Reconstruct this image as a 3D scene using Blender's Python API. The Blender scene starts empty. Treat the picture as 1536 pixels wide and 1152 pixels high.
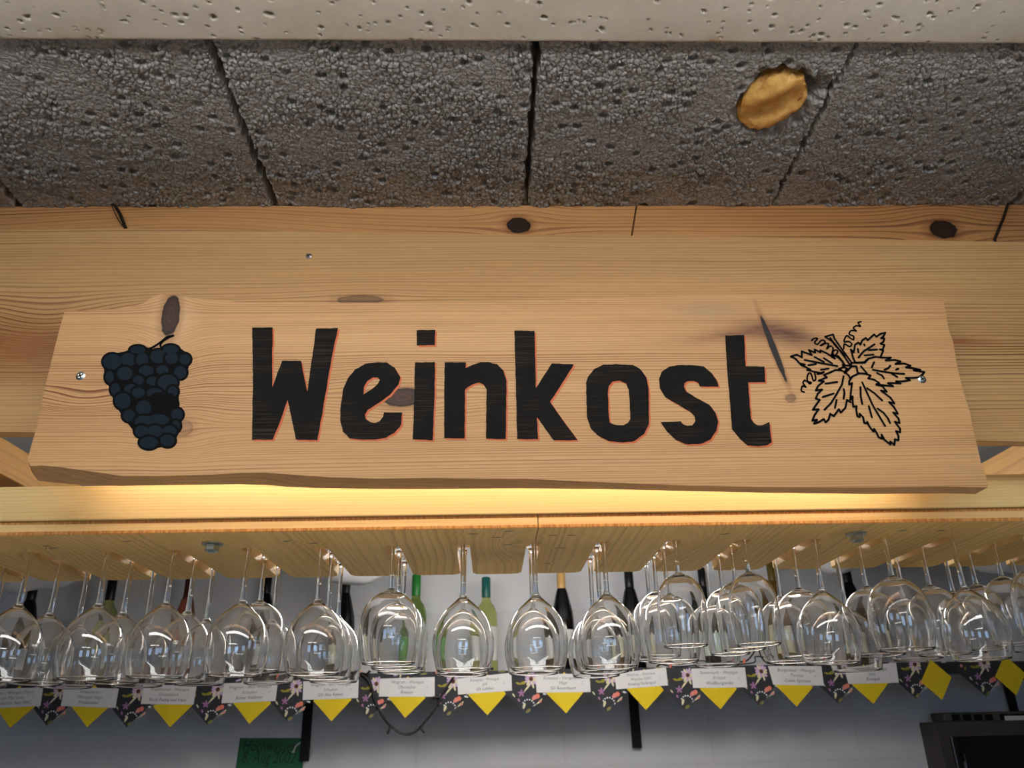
import bpy, bmesh, math, random
import numpy as np
from mathutils import Vector, Matrix
from mathutils.geometry import tessellate_polygon

rnd = random.Random(7)
SC = bpy.context.scene
COL = SC.collection

# ------------------------------------------------------------------ camera
CAMZ = 1.60
FPX = 1200.0
PITCH, YAW, ROLL = math.radians(23.68), math.radians(1.95), math.radians(-1.30)
fw = Vector((math.sin(YAW) * math.cos(PITCH), math.cos(YAW) * math.cos(PITCH), math.sin(PITCH)))
rt0 = Vector((math.cos(YAW), -math.sin(YAW), 0))
up0 = rt0.cross(fw)
rt = rt0 * math.cos(ROLL) + up0 * math.sin(ROLL)
up = up0 * math.cos(ROLL) - rt0 * math.sin(ROLL)
CAM = Vector((0, 0, CAMZ))
cd = bpy.data.cameras.new('camera')
cam = bpy.data.objects.new('camera', cd)
COL.objects.link(cam)
cd.sensor_width = 36
cd.lens = FPX / 1536 * 36
cd.clip_start = 0.01
m = Matrix((rt, up, -fw)).transposed().to_4x4()
m.translation = CAM
cam.matrix_world = m
cd.dof.use_dof = True
cd.dof.focus_distance = 1.16
cd.dof.aperture_fstop = 9.0
SC.camera = cam

# ------------------------------------------------------------------ world, exposure
w = bpy.data.worlds.new('world')
SC.world = w
w.use_nodes = True
w.node_tree.nodes['Background'].inputs['Color'].default_value = (0.42, 0.64, 1.0, 1)
w.node_tree.nodes['Background'].inputs['Strength'].default_value = 4.6
SC.view_settings.view_transform = 'Standard'
SC.view_settings.look = 'None'
SC.view_settings.gamma = 1
SC.view_settings.use_curve_mapping = False
SC.view_settings.exposure = 0.0
cy = SC.cycles
cy.max_bounces = 24
cy.diffuse_bounces = 4
cy.glossy_bounces = 8
cy.transmission_bounces = 24
cy.transparent_max_bounces = 16
cy.sample_clamp_indirect = 6.0
cy.use_denoising = True
cy.denoising_prefilter = 'ACCURATE'
cy.blur_glossy = 0.3

# lamp powers (emission of the tubes built further down)
LAMP_FRONT = 13.0
LAMP_REAR = 16.0
LAMP_BAR = 50.0
LAMP_STRIP = 17.0

# ------------------------------------------------------------------ pixel helpers (a pixel gives a direction)
def ray(px, py):
    return fw + rt * ((px - 768) / FPX) + up * ((576 - py) / FPX)
def onY(px, py, y):
    d = ray(px, py)
    return CAM + d * (y / d.y)
def onH(px, py, h):
    d = ray(px, py)
    return CAM + d * (h / d.z)

# ------------------------------------------------------------------ objects
def tag(o, label=None, cat=None, group=None, kind=None):
    if label: o['label'] = label
    if cat: o['category'] = cat
    if group: o['group'] = group
    if kind: o['kind'] = kind
    return o
def empty(name, loc):
    o = bpy.data.objects.new(name, None)
    o.empty_display_size = 0.05
    COL.objects.link(o)
    o.location = loc
    return o
WORG = {}
def org_of(o):
    return WORG.get(o.name, Vector(o.location))
def mo(name, V, F, mat, parent=None, origin=None, smooth=False):
    """one mesh object from world-space vertices"""
    if origin is None:
        if parent is not None:
            origin = org_of(parent)
        else:
            a = np.array([tuple(v) for v in V])
            origin = Vector(((a[:, 0].min() + a[:, 0].max()) / 2, (a[:, 1].min() + a[:, 1].max()) / 2, a[:, 2].min()))
    origin = Vector(origin)
    a = np.array([tuple(v) for v in V], dtype=np.float64) - np.array(origin)
    me = bpy.data.meshes.new(name)
    me.from_pydata(a.tolist(), [], [tuple(int(i) for i in f) for f in F])
    me.update()
    if mat is not None:
        for mm in (mat if isinstance(mat, (list, tuple)) else [mat]):
            me.materials.append(mm)
    if smooth:
        me.polygons.foreach_set('use_smooth', [True] * len(me.polygons))
    o = bpy.data.objects.new(name, me)
    COL.objects.link(o)
    if parent is not None:
        o.parent = parent
        o.location = origin - org_of(parent)
    else:
        o.location = origin
    WORG[o.name] = origin
    return o
def root(name, loc, label, cat, group=None):
    o = empty(name, loc)
    WORG[o.name] = Vector(loc)
    return tag(o, label, cat, group)
def instance(src, name, parent, off=(0, 0, 0), rz=0):
    o = bpy.data.objects.new(name, src if isinstance(src, bpy.types.Mesh) else src.data)
    COL.objects.link(o)
    o.parent = parent
    o.location = off
    o.rotation_euler = (0, 0, rz)
    WORG[o.name] = org_of(parent) + Vector(off)
    return o

class MB:
    def __init__(s): s.V, s.F = [], []
    def add(s, V, F):
        n = len(s.V)
        s.V += [tuple(v) for v in V]
        s.F += [tuple(i + n for i in f) for f in F]
        return s
    def box(s, x0, x1, y0, y1, z0, z1, b=0.0):
        if b <= 0:
            V = [(x, y, z) for z in (z0, z1) for y in (y0, y1) for x in (x0, x1)]
            F = [(0, 2, 3, 1), (4, 5, 7, 6), (0, 1, 5, 4), (2, 6, 7, 3), (0, 4, 6, 2), (1, 3, 7, 5)]
            return s.add(V, F)
        bm = bmesh.new()
        bmesh.ops.create_cube(bm, size=1)
        for v in bm.verts:
            v.co = Vector(((x0 + x1) / 2 + v.co.x * (x1 - x0), (y0 + y1) / 2 + v.co.y * (y1 - y0), (z0 + z1) / 2 + v.co.z * (z1 - z0)))
        bmesh.ops.bevel(bm, geom=list(bm.edges), offset=b, segments=2, affect='EDGES', profile=.5)
        bm.verts.index_update()
        V = [v.co[:] for v in bm.verts]
        F = [[v.index for v in f.verts] for f in bm.faces]
        bm.free()
        return s.add(V, F)
    def tube(s, pts, r, n=8, caps=True):
        pts = [Vector(p) for p in pts]
        rs = r if isinstance(r, (list, tuple)) else [r] * len(pts)
        V, F = [], []
        ref = None
        for i, p in enumerate(pts):
            t = (pts[min(i + 1, len(pts) - 1)] - pts[max(i - 1, 0)]).normalized()
            if ref is None:
                ref = t.orthogonal().normalized()
            u = (ref - t * ref.dot(t)).normalized()
            ref = u
            v = t.cross(u)
            for k in range(n):
                a = 2 * math.pi * k / n
                V.append(p + (u * math.cos(a) + v * math.sin(a)) * rs[i])
        for i in range(len(pts) - 1):
            for k in range(n):
                F.append((i * n + k, i * n + (k + 1) % n, (i + 1) * n + (k + 1) % n, (i + 1) * n + k))
        if caps:
            F.append(tuple(reversed(range(n))))
            F.append(tuple(range((len(pts) - 1) * n, len(pts) * n)))
        return s.add(V, F)
    def lathe(s, prof, n=32, c=(0, 0, 0)):
        V, F = [], []
        for (r, z) in prof:
            for k in range(n):
                a = 2 * math.pi * k / n
                V.append((c[0] + r * math.cos(a), c[1] + r * math.sin(a), c[2] + z))
        for i in range(len(prof) - 1):
            for k in range(n):
                F.append((i * n + k, i * n + (k + 1) % n, (i + 1) * n + (k + 1) % n, (i + 1) * n + k))
        return s.add(V, F)
    def prism(s, loops, d):
        """flat polygon (outer loop + holes, lists of Vector) pushed along vector d: both faces and the sides"""
        flat = [v for l in loops for v in l]
        tris = tessellate_polygon([[Vector((v[0], v[2], 0)) if abs(d[1]) > 0 else Vector((v[0], v[1], 0)) for v in l] for l in loops])
        n = len(flat)
        V = [Vector(v) for v in flat] + [Vector(v) + Vector(d) for v in flat]
        F = [tuple(t) for t in tris] + [tuple(i + n for i in reversed(t)) for t in tris]
        k = 0
        for l in loops:
            for i in range(len(l)):
                a, b = k + i, k + (i + 1) % len(l)
                F.append((a, b, b + n, a + n))
            k += len(l)
        return s.add(V, F)
    def obj(s, name, mat, parent=None, origin=None, smooth=False, fixn=True):
        o = mo(name, s.V, s.F, mat, parent, origin, smooth)
        if fixn:
            bm = bmesh.new(); bm.from_mesh(o.data)
            bmesh.ops.recalc_face_normals(bm, faces=list(bm.faces))
            bm.to_mesh(o.data); bm.free()
        return o

def spline(pts, n=8):
    """Catmull-Rom through points (tuples of any length)"""
    P = [np.array(p, float) for p in pts]
    P = [2 * P[0] - P[1]] + P + [2 * P[-1] - P[-2]]
    out = []
    for i in range(1, len(P) - 2):
        for k in range(n):
            t = k / n
            a, b, c, d = P[i - 1], P[i], P[i + 1], P[i + 2]
            out.append(.5 * ((2 * b) + (c - a) * t + (2 * a - 5 * b + 4 * c - d) * t * t + (3 * b - a - 3 * c + d) * t ** 3))
    out.append(P[-2])
    return [tuple(p) for p in out]

# ------------------------------------------------------------------ node helpers
class S:
    """a float socket with arithmetic"""
    def __init__(s, g, sock): s.g, s.k = g, sock
    def _m(s, op, o=None, o2=None, clamp=False):
        n = s.g.nodes.new('ShaderNodeMath'); n.operation = op; n.use_clamp = clamp
        for i, q in enumerate((s, o, o2)):
            if q is None: continue
            if isinstance(q, S): s.g.links.new(q.k, n.inputs[i])
            else: n.inputs[i].default_value = q
        return S(s.g, n.outputs[0])
    def __add__(s, o): return s._m('ADD', o)
    def __sub__(s, o): return s._m('SUBTRACT', o)
    def __mul__(s, o): return s._m('MULTIPLY', o)
    def __truediv__(s, o): return s._m('DIVIDE', o)
    __radd__ = __add__
    __rmul__ = __mul__
    def __rsub__(s, o): return (s * -1) + o
    def exp(s): return s._m('EXPONENT')
    def sqrt(s): return s._m('SQRT')
    def frac(s): return s._m('FRACT')
    def clamp(s): return s._m('ADD', 0.0, clamp=True)
    def abs(s): return s._m('ABSOLUTE')
    def ss(s, a, b):
        n = s.g.nodes.new('ShaderNodeMapRange'); n.interpolation_type = 'SMOOTHSTEP'
        s.g.links.new(s.k, n.inputs[0])
        if a > b:
            n.inputs[1].default_value, n.inputs[2].default_value = b, a
            n.inputs[3].default_value, n.inputs[4].default_value = 1, 0
        else:
            n.inputs[1].default_value, n.inputs[2].default_value = a, b
        return S(s.g, n.outputs[0])
class G:
    def __init__(s, name):
        s.mat = bpy.data.materials.new(name); s.mat.use_nodes = True
        s.t = s.mat.node_tree; s.nodes = s.t.nodes; s.links = s.t.links
        s.bsdf = s.nodes['Principled BSDF']
    def pos(s):
        n = s.nodes.new('ShaderNodeNewGeometry')
        x = s.nodes.new('ShaderNodeSeparateXYZ')
        s.links.new(n.outputs['Position'], x.inputs[0])
        return [S(s, x.outputs[i]) for i in range(3)]
    def opos(s):
        n = s.nodes.new('ShaderNodeTexCoord')
        x = s.nodes.new('ShaderNodeSeparateXYZ')
        s.links.new(n.outputs['Object'], x.inputs[0])
        return [S(s, x.outputs[i]) for i in range(3)]
    def vec(s, a, b, c):
        n = s.nodes.new('ShaderNodeCombineXYZ')
        for i, q in enumerate((a, b, c)):
            if isinstance(q, S): s.links.new(q.k, n.inputs[i])
            else: n.inputs[i].default_value = q
        return n.outputs[0]
    def noise(s, v, scale=1.0, detail=2.0, rough=.5):
        n = s.nodes.new('ShaderNodeTexNoise')
        s.links.new(v, n.inputs['Vector'])
        n.inputs['Scale'].default_value = scale; n.inputs['Detail'].default_value = detail
        n.inputs['Roughness'].default_value = rough
        return S(s, n.outputs[0])
    def voro(s, v, scale):
        n = s.nodes.new('ShaderNodeTexVoronoi')
        s.links.new(v, n.inputs['Vector']); n.inputs['Scale'].default_value = scale
        return S(s, n.outputs['Distance'])
    def mix(s, f, a, b):
        n = s.nodes.new('ShaderNodeMix'); n.data_type = 'RGBA'
        if isinstance(f, S): s.links.new(f.k, n.inputs[0])
        else: n.inputs[0].default_value = f
        for i, q in ((6, a), (7, b)):
            if isinstance(q, tuple): n.inputs[i].default_value = (*q[:3], 1)
            else: s.links.new(q, n.inputs[i])
        return n.outputs[2]
    def scale(s, col, f):
        n = s.nodes.new('ShaderNodeVectorMath'); n.operation = 'SCALE'
        if isinstance(col, tuple): n.inputs[0].default_value = col[:3]
        else: s.links.new(col, n.inputs[0])
        if isinstance(f, S): s.links.new(f.k, n.inputs['Scale'])
        else: n.inputs['Scale'].default_value = f
        return n.outputs[0]
    def out(s, col=None, rough=None, bump=None, strength=.3, dist=.001):
        if col is not None:
            if isinstance(col, tuple): s.bsdf.inputs['Base Color'].default_value = (*col[:3], 1)
            else: s.links.new(col, s.bsdf.inputs['Base Color'])
        if rough is not None:
            if isinstance(rough, S): s.links.new(rough.k, s.bsdf.inputs['Roughness'])
            else: s.bsdf.inputs['Roughness'].default_value = rough
        if bump is not None:
            n = s.nodes.new('ShaderNodeBump')
            n.inputs['Strength'].default_value = strength; n.inputs['Distance'].default_value = dist
            s.links.new(bump.k, n.inputs['Height']); s.links.new(n.outputs[0], s.bsdf.inputs['Normal'])
        return s.mat

def lin(*c):
    """sRGB 0-255 to linear"""
    r = []
    for v in c:
        v /= 255
        r.append(v / 12.92 if v <= .04045 else ((v + .055) / 1.055) ** 2.4)
    return tuple(r)

def plain(name, col, rough=.5, metal=0.0, spec=.5, var=.06, vscale=60):
    g = G(name)
    x, y, z = g.pos()
    n = g.noise(g.vec(x, y, z), vscale, 3)
    g.out(g.scale(tuple(col), n * (2 * var) + (1 - var)), rough)
    g.bsdf.inputs['Metallic'].default_value = metal
    g.bsdf.inputs['Specular IOR Level'].default_value = spec
    return g.mat

def wood(name, light, mid, dark, ax='x', freq=300., contrast=.5, wav=.010, knots=(), arches=(), bands=(), stains=(), rough=.5, knotcol=(.06, .03, .018), fibre=.25, seed=0., lowvar=.7):
    """plain-sawn boards: growth lines run along one axis, flow round the knots and arch where listed.
    knots: (a, b, ra, rb, angle, strength, darkness)   arches: (a, wa, amp, b, wb)
    bands: (a, wa, b, wb, extra contrast)   stains: (a, b, ra, rb, angle, colour, amount)"""
    g = G(name)
    x, y, z = g.pos()
    if ax == 'x': a, b, c = x, z, y
    elif ax == 'xy': a, b, c = x, y, z        # seen from below
    else: a, b, c = y, x, z
    n1 = g.noise(g.vec(a * 1.6 + seed, b * 5, c * 2), 1, 2)
    b2 = b + (n1 - .5) * wav * 2 + c * .45
    knotcol0 = knotcol
    for (ka, kb, ra, rb, ang, st, dk) in [k_[:7] for k_ in knots]:
        da, db = a - ka, b - kb
        q = ((da / (ra * 3.2)) * (da / (ra * 3.2)) + (db / (rb * 2.6)) * (db / (rb * 2.6)))
        b2 = b2 - db * ((q * -1).exp() * st)
    for (ca, wa, amp, cb, wb) in arches:
        da, db = (a - ca) / wa, (b - cb) / wb
        b2 = b2 + ((da * da + db * db) * -1).exp() * amp
    jit = g.noise(g.vec(a * 7 + seed, b * 60, c * 20), 1, 2)
    ring = b2 * freq + g.noise(g.vec(seed + 3.1, b2 * (freq * .16), 0), 1, 2) * 4.5 + (jit - .5) * .5
    fr = ring.frac()
    each = g.noise(g.vec((ring - fr) * 7.31, a * .9, seed), 1, 1)            # every growth line has its own strength
    late = fr.ss(.42, .93) * fr.ss(1.0, .955) * (each * 1.9 - .25).clamp()
    ring2 = b2 * (freq * 2.7) + g.noise(g.vec(seed, b2 * (freq * .5), 2), 1, 2) * 4 + (jit - .5) * 1.2
    f2 = ring2.frac()
    late2 = f2.ss(.45, .9) * f2.ss(1.0, .93)
    mod = (g.noise(g.vec(a * .8 + seed, b2 * 22, c), 1, 2) * 1.9 - .3).clamp() * contrast
    for (ca, wa, cb, wb, ex) in bands:
        da, db = (a - ca) / wa, (b - cb) / wb
        mod = mod + ((da * da + db * db) * -1).exp() * ex
    fib = g.noise(g.vec(a * 9, b * 620, c * 620), 1, 3, .65)
    fib2 = g.noise(g.vec(a * 30, b * 160, c * 160), 1, 2)
    dash = g.noise(g.vec(a * 5 + seed, b * 330, c * 330), 1, 2).ss(.60, .74)
    lowf = g.noise(g.vec(a * 1.1 + seed, b2 * 9, c * 3), 1, 3)
    col = g.mix((lowf.ss(.3, .7)) * lowvar, tuple(light), tuple(mid))
    col = g.mix((late2 * mod * .28 + dash * .22 * contrast).clamp(), col, tuple(dark))
    col = g.mix((late * mod).clamp(), col, tuple(dark))
    col = g.scale(col, fib * fibre + fib2 * (fibre * .6) + (1 - fibre * .8))
    for (sa, sb, ra, rb, ang, sc, am) in stains:
        da, db = a - sa, b - sb
        u = da * math.cos(ang) + db * math.sin(ang); v = db * math.cos(ang) - da * math.sin(ang)
        q = (u / ra) * (u / ra) + (v / rb) * (v / rb)
        nz = g.noise(g.vec(a * 25, b * 180, 0), 1, 3)
        col = g.mix(((q * -1).exp() * (nz * 1.3 + .35) * am).clamp(), col, tuple(sc))
    bmp = late * mod * -.6 + fib * .5
    for kn_ in knots:
        (ka, kb, ra, rb, ang, st, dk) = kn_[:7]
        knotcol = kn_[7] if len(kn_) > 7 else knotcol0
        da, db = a - ka, b - kb
        u = da * math.cos(ang) + db * math.sin(ang); v = db * math.cos(ang) - da * math.sin(ang)
        q = ((u / ra) * (u / ra) + (v / rb) * (v / rb)).sqrt()
        q = q + (g.noise(g.vec(a * 90, b * 90, 0), 1, 2) - .5) * .35
        rim = q.ss(1.9, .9) * .45 * dk
        col = g.mix(rim, col, tuple(dark))
        core = q.ss(1.08, .92)
        rings = g.noise(g.vec(q * 5, 0, 0), 1, 1)
        kc = g.mix(rings.ss(.35, .65), tuple(knotcol), tuple(k * 1.7 for k in knotcol))
        edge = core * q.ss(.6, .95)
        kc = g.mix(edge * .8, kc, (.012, .007, .005))
        col = g.mix((core * dk).clamp(), col, kc)
    g.bsdf.inputs['Specular IOR Level'].default_value = .28
    return g.out(col, rough, bmp, .35, .0006)

def emit(name, col, s):
    g = G(name)
    g.bsdf.inputs['Base Color'].default_value = (.8, .8, .8, 1)
    g.bsdf.inputs['Emission Color'].default_value = (*col, 1)
    g.bsdf.inputs['Emission Strength'].default_value = s
    return g.mat

# ------------------------------------------------------------------ key planes
YS, YB = 1.000, 1.045           # sign front, board front
YSL = 1.130                     # upper timber front
FY0 = 1.116                     # rack plank front edge
CEIL = onY(768, 308, YSL).z - CAMZ       # ceiling height above the lens
UNDER = onY(760, 793, FY0).z - CAMZ     # underside of the rack plank above the lens
WALLY = 2.95
SHY = 2.70                      # shelf front edge

def sx(px, py): return onY(px, py, YS)

# ------------------------------------------------------------------ materials
WHITE_WALL = None
def make_wall():
    g = G('painted_masonry')
    x, y, z = g.pos()
    br = g.nodes.new('ShaderNodeTexBrick')
    g.links.new(g.vec(x, z, 0), br.inputs['Vector'])
    br.inputs['Scale'].default_value = 1.0
    br.inputs['Brick Width'].default_value = .50; br.inputs['Row Height'].default_value = .25
    br.inputs['Mortar Size'].default_value = .006; br.inputs['Mortar Smooth'].default_value = .6
    br.inputs['Color1'].default_value = (1, 1, 1, 1); br.inputs['Color2'].default_value = (.9, .9, .9, 1)
    br.inputs['Mortar'].default_value = (.5, .5, .5, 1)
    n = g.noise(g.vec(x, y, z), 9, 4); n2 = g.noise(g.vec(x, y, z), 160, 3)
    sep = g.nodes.new('ShaderNodeSeparateColor'); g.links.new(br.outputs['Color'], sep.inputs[0])
    bh = S(g, sep.outputs[0])
    col = g.scale(lin(205, 207, 211), (n * .16 + .92) * (bh * .12 + .88))
    return g.out(col, .75, bh * .6 + n2 * .4 + n * .4, .4, .004)
M_WALL = make_wall()
M_ROOM = plain('pale_plaster', lin(196, 190, 180), .85)
M_FLOOR = plain('stone_floor', lin(140, 132, 122), .6)
M_DARKCEIL = plain('dark_void', lin(40, 38, 36), .9)

# ================================================================== SETTING
RX, RY0 = 3.4, -4.2
ZC = CAMZ + CEIL
tag(MB().box(-RX, RX, RY0, WALLY, -.1, 0).obj('floor', M_FLOOR), kind='structure')
tag(MB().box(-RX, RX, WALLY, WALLY + .12, 0, ZC + .2).obj('wall_back', M_WALL), kind='structure')
tag(MB().box(-RX - .12, -RX, RY0, WALLY + .12, 0, ZC + .2).obj('wall_left', M_ROOM), kind='structure')
tag(MB().box(RX, RX + .12, RY0, WALLY + .12, 0, ZC + .2).obj('wall_right', M_ROOM), kind='structure')
# wall behind the camera with two windows
wb = MB()
wins = [(-1.75, -.65), (.55, 1.65)]
WZ0, WZ1 = .95, 2.15
xs = [-RX, wins[0][0], wins[0][1], wins[1][0], wins[1][1], RX]
for i in range(5):
    if i in (1, 3):
        wb.box(xs[i], xs[i + 1], RY0 - .15, RY0, 0, WZ0).box(xs[i], xs[i + 1], RY0 - .15, RY0, WZ1, ZC + .2)
    else:
        wb.box(xs[i], xs[i + 1], RY0 - .15, RY0, 0, ZC + .2)
tag(wb.obj('wall_front', M_ROOM), kind='structure')
M_WFRAME = plain('white_window_paint', lin(225, 225, 220), .4)
g = G('window_glass')
g.bsdf.inputs['Transmission Weight'].default_value = 1; g.bsdf.inputs['Roughness'].default_value = 0
g.bsdf.inputs['IOR'].default_value = 1.0; g.out((.98, .99, 1))
M_PANE = g.mat
for i, (a, b) in enumerate(wins):
    f = MB()
    f.box(a, b, RY0 - .1, RY0 - .04, WZ0, WZ0 + .06).box(a, b, RY0 - .1, RY0 - .04, WZ1 - .06, WZ1)
    for q in (a, (a + b) / 2 - .03, b - .06):
        f.box(q, q + .06, RY0 - .1, RY0 - .04, WZ0 + .06, WZ1 - .06)
    wo = tag(f.obj('window_%d_offscreen' % (i + 1), M_WFRAME), kind='structure')
    for q in (a + .06, (a + b) / 2 + .03):
        MB().box(q, q + (b - a) / 2 - .09, RY0 - .075, RY0 - .065, WZ0 + .06, WZ1 - .06).obj('pane', M_PANE, wo)
# ceiling: slab, precast joist, porous blocks
M_SLAB = plain('slab_grey', lin(120, 117, 112), .9, var=.15, vscale=20)
ceil = tag(MB().box(-RX, RX, RY0, WALLY, ZC + .06, ZC + .2).obj('ceiling', M_SLAB), kind='structure')

def hash2(ix, iy, k):
    h = (ix.astype(np.int64) * 374761393 + iy.astype(np.int64) * 668265263 + k * 974634737) & 0xffffffff
    h = ((h ^ (h >> 13)) * 1274126177) & 0xffffffff
    h = (h ^ (h >> 16)) & 0xffffffff
    return h / 4294967296.0
def worley(x, y, cell, k=0):
    X, Y = x / cell, y / cell
    ix, iy = np.floor(X), np.floor(Y)
    f1 = np.full(x.shape, 9.0); f2 = np.full(x.shape, 9.0); idv = np.zeros(x.shape)
    for dx in (-1, 0, 1):
        for dy in (-1, 0, 1):
            cx, cyy = ix + dx, iy + dy
            px = cx + hash2(cx, cyy, k); py = cyy + hash2(cx, cyy, k + 1)
            d = np.hypot(X - px, Y - py)
            hv = hash2(cx, cyy, k + 2)
            near = d < f1
            f2 = np.where(near, f1, np.minimum(f2, d))
            idv = np.where(near, hv, idv)
            f1 = np.where(near, d, f1)
    return f1, f2, idv
def vnoise(x, y, cell, k=0):
    X, Y = x / cell, y / cell
    ix, iy = np.floor(X), np.floor(Y)
    fx, fy = X - ix, Y - iy
    fx, fy = fx * fx * (3 - 2 * fx), fy * fy * (3 - 2 * fy)
    a, b = hash2(ix, iy, k), hash2(ix + 1, iy, k)
    c, d = hash2(ix, iy + 1, k), hash2(ix + 1, iy + 1, k)
    return (a * (1 - fx) + b * fx) * (1 - fy) + (c * (1 - fx) + d * fx) * fy

def make_block_mat():
    g = G('porous_block_concrete')
    x, y, z = g.pos()
    v = g.vec(x, y, z)
    n = g.noise(v, 5, 3); n2 = g.noise(v, 260, 4, .7); n3 = g.noise(v, 70, 2)
    col = g.mix(n.ss(.35, .7) * .6, lin(152, 152, 152), lin(146, 144, 141))
    col = g.scale(col, n2 * 1.0 + n3 * .35 + .28)
    g.bsdf.inputs['Specular IOR Level'].default_value = .6
    return g.out(col, n2 * .3 + .30, n2, .2, .0008)
M_BLOCK = make_block_mat()

FOAM = onH(1163, 152, CEIL)
def block(x0, x1, y0, y1, res, seed, foam=False):
    nx, ny = int((x1 - x0) / res) + 1, int((y1 - y0) / res) + 1
    U, Vv = np.meshgrid(np.linspace(0, 1, nx), np.linspace(0, 1, ny))
    X = x0 + U * (x1 - x0); Y = y0 + Vv * (y1 - y0)
    e = .0035
    X = X + np.where(U < .003, (vnoise(X * 0, Y, .008, 50 + seed) - .25) * e * 2, 0) - np.where(U > .997, (vnoise(X * 0, Y, .008, 60 + seed) - .25) * e * 2, 0)
    wx = X + (vnoise(X, Y, .006, 3) - .5) * .003; wy = Y + (vnoise(X, Y, .006, 4) - .5) * .003
    f1, f2, i1 = worley(wx, wy, .0078, 11 + seed)
    g1, g2, i2 = worley(wx, wy, .0046, 23 + seed)
    big, _, ib = worley(wx, wy, .030, 31 + seed)
    rough = vnoise(X, Y, .07, 7 + seed) * .55 + vnoise(X, Y, .025, 8 + seed) * .45
    rough = np.clip((rough - .18) * 1.8, .30, 1)
    pebble = np.clip(1 - (f1 / .80) ** 2, 0, 1) ** .5
    gap = np.clip(1 - (f2 - f1) / .20, 0, 1)
    D = (pebble * .0040 - gap * .0056 + (i1 - .5) * .0036) * rough
    D += (np.clip(1 - (g1 / .8) ** 2, 0, 1) ** .5 * .0012 - np.clip(1 - (g2 - g1) / .25, 0, 1) * .0010)
    D -= np.where(i1 > .90, .0050 * rough, 0)                     # pebbles that fell out
    D -= np.where((ib > .62) & (big < .26), np.clip((1 - big / .26) * 2.2, 0, 1) * .009, 0)
    D += (vnoise(X, Y, .12, 43 + seed) - .5) * .004
    edge = np.minimum(U * (x1 - x0), (1 - U) * (x1 - x0))
    D -= np.clip(1 - edge / .006, 0, 1) ** 2 * .003
    if foam:
        dx, dy = X - FOAM.x, Y - FOAM.y
        q = np.hypot(dx / .050, dy / .058) + (vnoise(X, Y, .012, 71) - .5) * .35
        D -= np.clip(1.25 - q, 0, .45) / .45 * .024
        q2 = np.hypot((dx - .055) / .034, (dy + .028) / .022) + (vnoise(X, Y, .009, 72) - .5) * .6
        D -= np.clip(1.2 - q2, 0, .5) / .5 * .013
    Z = ZC - D
    V = np.stack([X.ravel(), Y.ravel(), Z.ravel()], 1)
    idx = np.arange(nx * ny).reshape(ny, nx)
    F = np.stack([idx[:-1, :-1].ravel(), idx[1:, :-1].ravel(), idx[1:, 1:].ravel(), idx[:-1, 1:].ravel()], 1)
    # skirt up the edges
    ring = np.concatenate([idx[0, :], idx[1:, -1], idx[-1, -2::-1], idx[-2:0:-1, 0]])
    sk = V[ring].copy(); sk[:, 2] = ZC + .055
    base = len(V)
    V = np.concatenate([V, sk])
    k = np.arange(len(ring)); k2 = (k + 1) % len(ring)
    F2 = np.stack([ring[k], ring[k2], base + k2, base + k], 1)
    F = np.concatenate([F, F2])
    origin = np.array([(x0 + x1) / 2, (y0 + y1) / 2, ZC])
    me = bpy.data.meshes.new('block')
    me.vertices.add(len(V)); me.vertices.foreach_set('co', (V - origin).ravel())
    me.loops.add(F.size); me.loops.foreach_set('vertex_index', F.ravel())
    me.polygons.add(len(F)); me.polygons.foreach_set('loop_start', np.arange(0, F.size, 4))
    me.update(calc_edges=True); me.validate()
    me.polygons.foreach_set('use_smooth', [True] * len(me.polygons))
    me.materials.append(M_BLOCK)
    o = bpy.data.objects.new('block', me); COL.objects.link(o)
    o.parent = ceil; o.location = Vector(origin) - org_of(ceil)
    WORG[o.name] = Vector(origin)
    return o
def seam(a, b): return (onH(*a, CEIL).x + onH(*b, CEIL).x) / 2
s1, s2, s3 = seam((310, 65), (415, 305)), seam((803, 65), (791, 305)), seam((1283, 65), (1160, 305))
BW = (s3 - s1) / 2
s0, s4 = s1 - BW, s3 + BW
YJ = onH(768, 64, CEIL - .012).y            # far edge of the joist
YBK = YSL + .02
gp = .0042
blocks = []
blocks.append(block(s0 - BW, s0 - gp, YJ - .03, YBK, .003, 100))
blocks.append(block(s0 + gp, s1 - gp, YJ - .03, YBK, .0011, 200))
blocks.append(block(s1 + gp, s2 - gp, YJ - .03, YBK, .0011, 300))
blocks.append(block(s2 + gp, s3 - .0016, YJ - .03, YBK, .0011, 400, foam=True))
blocks.append(block(s3 + .0016, s4 - gp, YJ - .03, YBK, .0011, 500))
blocks.append(block(s4 + gp, s4 + BW, YJ - .03, YBK, .003, 600))
# sprayed foam plug in the broken-out hole
def make_foam():
    g = G('cured_foam')
    x, y, z = g.pos(); v = g.vec(x, y, z)
    n = g.noise(v, 60, 4); n2 = g.noise(v, 400, 3)
    col = g.mix(n.ss(.3, .7), lin(224, 178, 100), lin(190, 138, 66))
    return g.out(g.scale(col, n2 * .3 + .85), .45, n2 * .4 + n, .6, .003)
bm = bmesh.new()
bmesh.ops.create_icosphere(bm, subdivisions=5, radius=1)
for v in bm.verts:
    c = v.co
    nz = vnoise(np.array([c.x * .5 + 3]), np.array([c.y * .5 + c.z * .4 + 3]), .22, 5)[0] - .5
    nz2 = vnoise(np.array([c.x * .5 + 3]), np.array([c.y * .5 + c.z * .4 + 3]), .07, 6)[0] - .5
    s = 1 + nz * .42 + nz2 * .22
    zz = c.z
    if zz < -.2: zz = -.2 + (zz + .2) * .22 + (.30 * math.sin(c.x * 2.6 + c.y * 3.4 + 1.2) * max(0, -c.z - .2) ** .7)
    v.co = Vector((c.x * .042 * s - .006 * c.y, c.y * .047 * s, zz * .034))
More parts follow.
